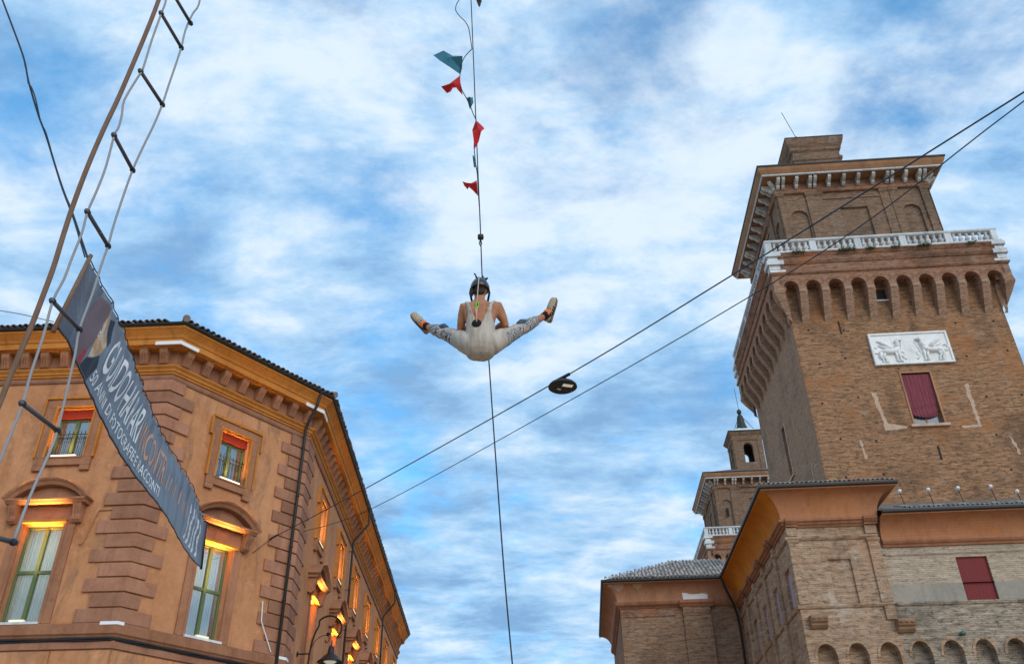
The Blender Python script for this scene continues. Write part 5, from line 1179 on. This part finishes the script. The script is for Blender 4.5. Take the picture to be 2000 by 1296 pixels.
mat('lace_orange', (0.85, 0.17, 0.02), 0.7); mat('black', (0.008, 0.008, 0.009), 0.9); mat('green_metal', (0.14, 0.50, 0.05), 0.35, 0.3); mat('cord_pink', (0.62, 0.33, 0.24), 0.8); mat('cord_pale', (0.55, 0.50, 0.42), 0.8); mat('kneepad', (0.035, 0.075, 0.115), 0.5); mat('hair', (0.02, 0.014, 0.012), 0.7)
PE = Vector((-.33, 7.6, 6.26))
pr = thing('person', 'aerial performer in white jumpsuit and dark helmet, legs spread wide, hanging from the rope', 'person', PE)
J = {k_: Vector(v_) for k_, v_ in dict(hipL=(-.10, .03, .02), kneeL=(-.385, .32, .34), ankL=(-.635, .55, .585), hipR=(.11, .03, .02), kneeR=(.405, .30, .36), ankR=(.715, .48, .665),
     shL=(-.165, .04, .475), elL=(-.215, .11, .285), haL=(-.07, .36, .34), shR=(.175, .04, .480), elR=(.262, .10, .315), haR=(.09, .36, .36)).items()}
FT = {'L': Vector((-.62, -.35, .70)).normalized(), 'R': Vector((.25, -.40, .88)).normalized()}
body = MB()
def loft(rings, n=28):
    b = len(body.v); kk_ = len(rings)
    for z, cx0, cy0, rx, ry in rings:
        for j in range(n):
            a = 2*pi*j/n; c_, s_ = cos(a), sin(a)
            body.v.append((cx0+rx*math.copysign(abs(c_)**.88, c_), cy0+ry*math.copysign(abs(s_)**.88, s_), z))
    for i in range(kk_-1):
        for j in range(n): body.f.append((b+i*n+j, b+i*n+(j+1) % n, b+(i+1)*n+(j+1) % n, b+(i+1)*n+j))
    body.f.append(tuple(b+j for j in range(n-1, -1, -1))); body.f.append(tuple(b+(kk_-1)*n+j for j in range(n)))
loft([(-.132, 0, .04, .07, .05), (-.115, 0, .04, .120, .09), (-.075, 0, .035, .144, .122), (-.015, 0, .025, .152, .134), (.05, 0, .012, .148, .126), (.13, 0, .005, .140, .112), (.21, 0, .005, .142, .105), (.29, 0, .008, .155, .110), (.37, 0, .012, .174, .116), (.44, 0, .022, .182, .112), (.49, -.005, .032, .165, .095), (.53, -.01, .04, .110, .078), (.565, -.012, .05, .066, .066), (.61, -.012, .062, .056, .060), (.66, -.012, .075, .056, .060)])
body.lathe([(.02, -.115), (.05, -.10), (.068, -.06), (.076, 0), (.076, .05), (.062, .09), (.03, .112), (.01, .116)], 20, (-.012, .095, .755))
for sx in (-1, 1): body.tube([(sx*.055, -.052, .30), (sx*.085, -.066, .37), (sx*.10, -.056, .44), (sx*.12, -.02, .47)], [.03, .045, .045, .03], 12)   # shoulder blades
body.tube([(-.012, .175, .76), (-.012, .20, .735), (-.012, .185, .725)], [.012, .014, .012], 8)             # nose
for sx in (-1, 1): body.tube([(-.012+sx*.078, .09, .775), (-.012+sx*.086, .085, .75), (-.012+sx*.078, .09, .72)], [.014, .02, .012], 8)
for sd_ in 'LR':
    sh_, el_, ha_ = J['sh'+sd_], J['el'+sd_], J['ha'+sd_]
    body.tube([sh_+Vector((.06 if sd_ == 'L' else -.06, 0, .01)), sh_, sh_.lerp(el_, .35), sh_.lerp(el_, .75), el_, el_.lerp(ha_, .3), el_.lerp(ha_, .7), ha_], [.062, .074, .060, .048, .042, .046, .034, .026], 14)
    d_ = (ha_-el_).normalized(); pal_ = ha_+d_*.05
    body.tube([ha_, ha_+d_*.03, pal_+d_*.03], [(.026, .02), (.042, .020), (.040, .018)], 12)
    for j in range(4):
        o_ = Vector((0, 0, 1))*(.027-.018*j); b0 = pal_+d_*.02+o_; L_ = (.030, .034, .032, .025)[j]; cl = Vector((.5 if sd_ == 'L' else -.5, -.2, -.1))
        body.tube([b0, b0+d_*L_, b0+d_*L_+cl*.04, b0+d_*L_*.3+cl*.065], [.0095, .009, .0085, .007], 8)
    tb_ = pal_-d_*.01+Vector((0, 0, .035)); body.tube([tb_, tb_+Vector((0, .01, .03)), tb_+d_*.03+Vector((0, 0, .04))], [.013, .011, .008], 8)
    hi, kn_, an = J['hip'+sd_], J['knee'+sd_], J['ank'+sd_]; si_ = (hi-Vector((0, .0, 0)))
    body.tube([si_*.4, hi, hi.lerp(kn_, .3), hi.lerp(kn_, .65), kn_, kn_.lerp(an, .28), kn_.lerp(an, .6), kn_.lerp(an, .9), an+(an-kn_).normalized()*.03], [.098, .112, .098, .079, .063, .064, .047, .036, .036], 18)
    ft = FT[sd_]; sdir = (an-kn_).normalized(); dn = (sdir-ft*sdir.dot(ft)).normalized(); body.tube([an, an+dn*.03+ft*.02, an+dn*.035+ft*.09, an+dn*.037+ft*.14], [.034, .028, .022, .016], 10)
tmp = bpy.data.meshes.new('body'); tmp.from_pydata(body.v, [], body.f)
bo = bpy.data.objects.new('body', tmp); COL.objects.link(bo)
md = bo.modifiers.new('remesh', 'REMESH'); md.mode = 'VOXEL'; md.voxel_size = .0085
md = bo.modifiers.new('smooth', 'SMOOTH'); md.factor = .5; md.iterations = 9
dg = bpy.context.evaluated_depsgraph_get(); dg.update(); bmesh_final = bpy.data.meshes.new_from_object(bo.evaluated_get(dg)); bpy.data.objects.remove(bo)
bmesh_final.materials.clear(); bmesh_final.materials.append(MATS['skin']); bmesh_final.polygons.foreach_set('use_smooth', [True]*len(bmesh_final.polygons))
link('body', bmesh_final, pr)
# jumpsuit: cloth shell over torso and legs, deep V at the back, ending below the knee
def seg(p, a, b):
    t = max(0, min(1, (p-a).dot(b-a)/(b-a).length_squared)); return (p-(a+(b-a)*t)).length, t
suit = {0: [], 1: []}
V_ = bmesh_final.vertices
for f_ in bmesh_final.polygons:
    p = f_.center; mi = None
    az = abs(p.x+.003)
    darm = min(min(seg(p, J['sh'+s_], J['el'+s_])[0], seg(p, J['el'+s_], J['ha'+s_])[0]) for s_ in 'LR')
    sd_ = 'L' if p.x < 0 else 'R'
    d1, t1 = seg(p, J['hip'+sd_], J['knee'+sd_]); d2, t2 = seg(p, J['knee'+sd_], J['ank'+sd_])
    if p.z < .165 and az < .19 and p.y < .2: mi = 0
    elif min(d1, d2) < .13 and (az > .14 or p.y > .15) and darm > .052 and p.z < .62 and (t1 > .02 or t2 > 0 or p.z < .22):
        if d1 <= d2: mi = 1 if t1 > (.50 if sd_ == 'L' else .30) and (p.z - (J['hip'+sd_].z+(J['knee'+sd_].z-J['hip'+sd_].z)*t1)) < .02 else 0
        elif t2 < .62: mi = 1 if t2 > .12 else 0
    elif p.z < .535 and az < .22:
        zn = max(0, (p.z-.165)/.33); inn_ = .122*zn**.85; ou_ = inn_+.030+.15*max(0, 1-zn)**2.8
        if inn_ <= az < ou_ and (zn > .95 or darm > .060): mi = 0
    if mi is not None: suit[mi].append(f_)
idx = {}; sv = []; sf = []; smi = []
for mi in (0, 1):
    for f_ in suit[mi]:
        t = []
        for vi in f_.vertices:
            if vi not in idx:
                idx[vi] = len(sv); q_ = V_[vi].co + V_[vi].normal*.009; sv.append(tuple(q_ + V_[vi].normal*(.003 + .007*noise.noise(Vector((q_.x*22, q_.y*12, q_.z*7))))))
            t.append(idx[vi])
        sf.append(t); smi.append(mi)
me = bpy.data.meshes.new('jumpsuit'); me.from_pydata(sv, [], sf); me.materials.append(MATS['suit']); me.materials.append(MATS['suit_print'])
me.polygons.foreach_set('material_index', smi); me.polygons.foreach_set('use_smooth', [True]*len(sf))
ju = link('jumpsuit', me, pr); md = ju.modifiers.new('smooth', 'SMOOTH'); md.factor = .6; md.iterations = 6; md = ju.modifiers.new('solid', 'SOLIDIFY'); md.thickness = .006; md.offset = -1
for sd_ in 'LR':
    kn_, an = J['knee'+sd_], J['ank'+sd_]; ft = FT[sd_]; sdir = (an-kn_).normalized()
    k = MB(); up = Vector((0, -.75, .8)).normalized(); c0 = kn_.lerp(an, .10)
    k.tube([c0-sdir*.075+up*.045, c0-sdir*.05+up*.056, c0+up*.06, c0+sdir*.05+up*.05, c0+sdir*.075+up*.034], [.012, .036, .044, .036, .012], 14); obj('knee_pad', k, 'kneepad', pr, True)
    k = MB(); k.tube([an-sdir*.06, an-sdir*.02, an+sdir*.02, an+dn*.03+ft*.035], [.042, .047, .049, .045], 16); obj('sock', k, 'sock', pr, True)
    dn = (sdir-ft*sdir.dot(ft)).normalized(); lat = ft.cross(dn)
    hl = an+dn*.045-ft*.065
    shp = MB(); stn = []
    for t, wv_, hv_, rise in ((0, .022, .030, .03), (.03, .036, .045, .025), (.09, .040, .050, .022), (.15, .043, .042, .016), (.21, .047, .034, .008), (.26, .042, .026, .002), (.285, .025, .018, .0)):
        stn.append((hl+ft*t-dn*(rise-.01), wv_, hv_))
    n_ = 16; b = 0
    for c_, wv_, hv_ in stn:
        for j in range(n_): a = 2*pi*j/n_; shp.v.append(tuple(c_+lat*cos(a)*wv_+dn*sin(a)*hv_*.85))
    for i in range(len(stn)-1):
        for j in range(n_): shp.f.append((i*n_+j, i*n_+(j+1) % n_, (i+1)*n_+(j+1) % n_, (i+1)*n_+j))
    shp.f.append(tuple(range(n_-1, -1, -1))); shp.f.append(tuple((len(stn)-1)*n_+j for j in range(n_)))
    so_ = obj('shoe', shp, 'shoe', pr, True)
    sol = MB(); pts = [(-.004, .022), (.02, .036), (.08, .038), (.15, .045), (.21, .049), (.26, .044), (.292, .022)]
    lo2 = [hl+ft*t+lat*w2+dn*.045 for t, w2 in pts]+[hl+ft*t-lat*w2+dn*.045 for t, w2 in reversed(pts)]
    nn_ = len(lo2); sol.add(lo2+[p-dn*.024 for p in lo2], [tuple(range(nn_)), tuple(range(2*nn_-1, nn_-1, -1))]+[(i, (i+1) % nn_, (i+1) % nn_+nn_, i+nn_) for i in range(nn_)])
    bevel(obj('sole', sol, 'sole', so_), .006, 2)
    for j in range(3):
        for s_ in (-1, 1):
            k = MB(); c_ = hl+ft*(.105+.032*j)+lat*s_*(.0405+.0012*j); k.tube([c_+dn*.022-ft*.008, c_-dn*.016+ft*.008], [(.004, .008), (.004, .008)], 8, flat=lat); obj('stripe', k, 'black', so_)
    k = MB(); c_ = hl+ft*.075-dn*.052; k.tube([c_-ft*.035-dn*.01, c_, c_+ft*.045+dn*.014], [(.043, .022), (.047, .030), (.044, .026)], 12, flat=lat); obj('collar', k, 'lace_orange', so_, True)
    k = MB()
    for j in range(4): c_ = hl+ft*(.125+.024*j)-dn*(.048-.008*j); k.tube([c_-lat*.03+dn*.012, c_, c_+lat*.03+dn*.012], .006, 6)
    obj('laces', k, 'black', so_)
# helmet with straps and camera mounts
hc = Vector((-.012, .095, .775)); k = MB(); n_ = 28; m2 = 12
for i in range(m2+1):
    ph = pi*.5*i/m2*1.12
    for j in range(n_):
        a = 2*pi*j/n_; dip = .03*(1 if sin(a) < 0 else 0)*max(0, sin(ph)-.6)
        k.v.append((hc.x+.106*sin(ph)*cos(a), hc.y+.122*sin(ph)*sin(a), hc.z+.118*cos(ph)-dip*1.4))
for i in range(m2):
    for j in range(n_): k.f.append((i*n_+j, i*n_+(j+1) % n_, (i+1)*n_+(j+1) % n_, (i+1)*n_+j))
he = obj('helmet', k, 'helmet', pr, True); he.modifiers.new('solid', 'SOLIDIFY').thickness = .012
k = MB(); k.sweep if False else None
for sx in (-1, 1):
    k = MB(); k.tube([hc+Vector((sx*.095, -.02, -.02)), hc+Vector((sx*.104, -.02, -.08)), hc+Vector((sx*.085, .04, -.15)), hc+Vector((sx*.03, .09, -.16))], [(.016, .006)]*4, 8); obj('strap', k, 'black', he, True)
k = MB(); k.tube([hc+Vector((-.03, -.04, .10)), hc+Vector((-.045, -.05, .135)), hc+Vector((-.06, -.05, .16))], .008, 6); k.tube([hc+Vector((.03, 0, .11)), hc+Vector((.032, 0, .16))], .010, 6); k.tube([hc+Vector((.06, -.02, .09)), hc+Vector((.085, -.03, .115))], .010, 6); k.tube([hc+Vector((-.05, -.05, .11)), hc+Vector((.07, -.04, .10))], .006, 6); obj('mount', k, 'black', he)
k = MB(); k.tube([(-.012, .03, .70), (-.012, .015, .66), (-.012, .008, .63)], [(.062, .04), (.055, .03), (.03, .012)], 12, flat=(1, 0, 0)); k.tube([(-.085, .05, .74), (-.095, .045, .68), (-.105, .03, .60)], [.022, .026, .008], 8); obj('hair', k, 'hair', pr, True)
# harness: pale cord from the helmet, green carabiner, pink cord, black plate
bz = -.105
k = MB(); k.tube([hc+Vector((-.005, -.10, .09)), (-.022, -.055, .72), (-.03, -.045, .60), (-.034, -.075, .475)], .005, 6); obj('cord', k, 'cord_pale', pr, True)
k = MB(); k.tube([(-.030+.013*cos(a), -.098, .425+.038*sin(a)) for a in [i*2*pi/16 for i in range(17)]], .0075, 6); k.tube([(-.055, -.10, .40), (-.06, -.10, .385), (-.045, -.10, .375), (-.03, -.10, .385)], .007, 6); obj('carabiner', k, 'green_metal', pr, True)
k = MB(); k.tube([(-.033, -.10, .39), (-.036, -.108, .30), (-.034, -.122, .20)], .0085, 8); k.tube([(-.046, -.10, .39), (-.048, -.108, .31)], .005, 6); obj('cord', k, 'cord_pink', pr, True)
k = MB(); k.lathe([(.005, 0), (.048, 0), (.050, .006), (.046, .012), (.005, .012)], 28, (-.033, -.108, .185), Matrix.Rotation(pi/2, 4, 'X')); obj('back_plate', k, 'black', pr, True)
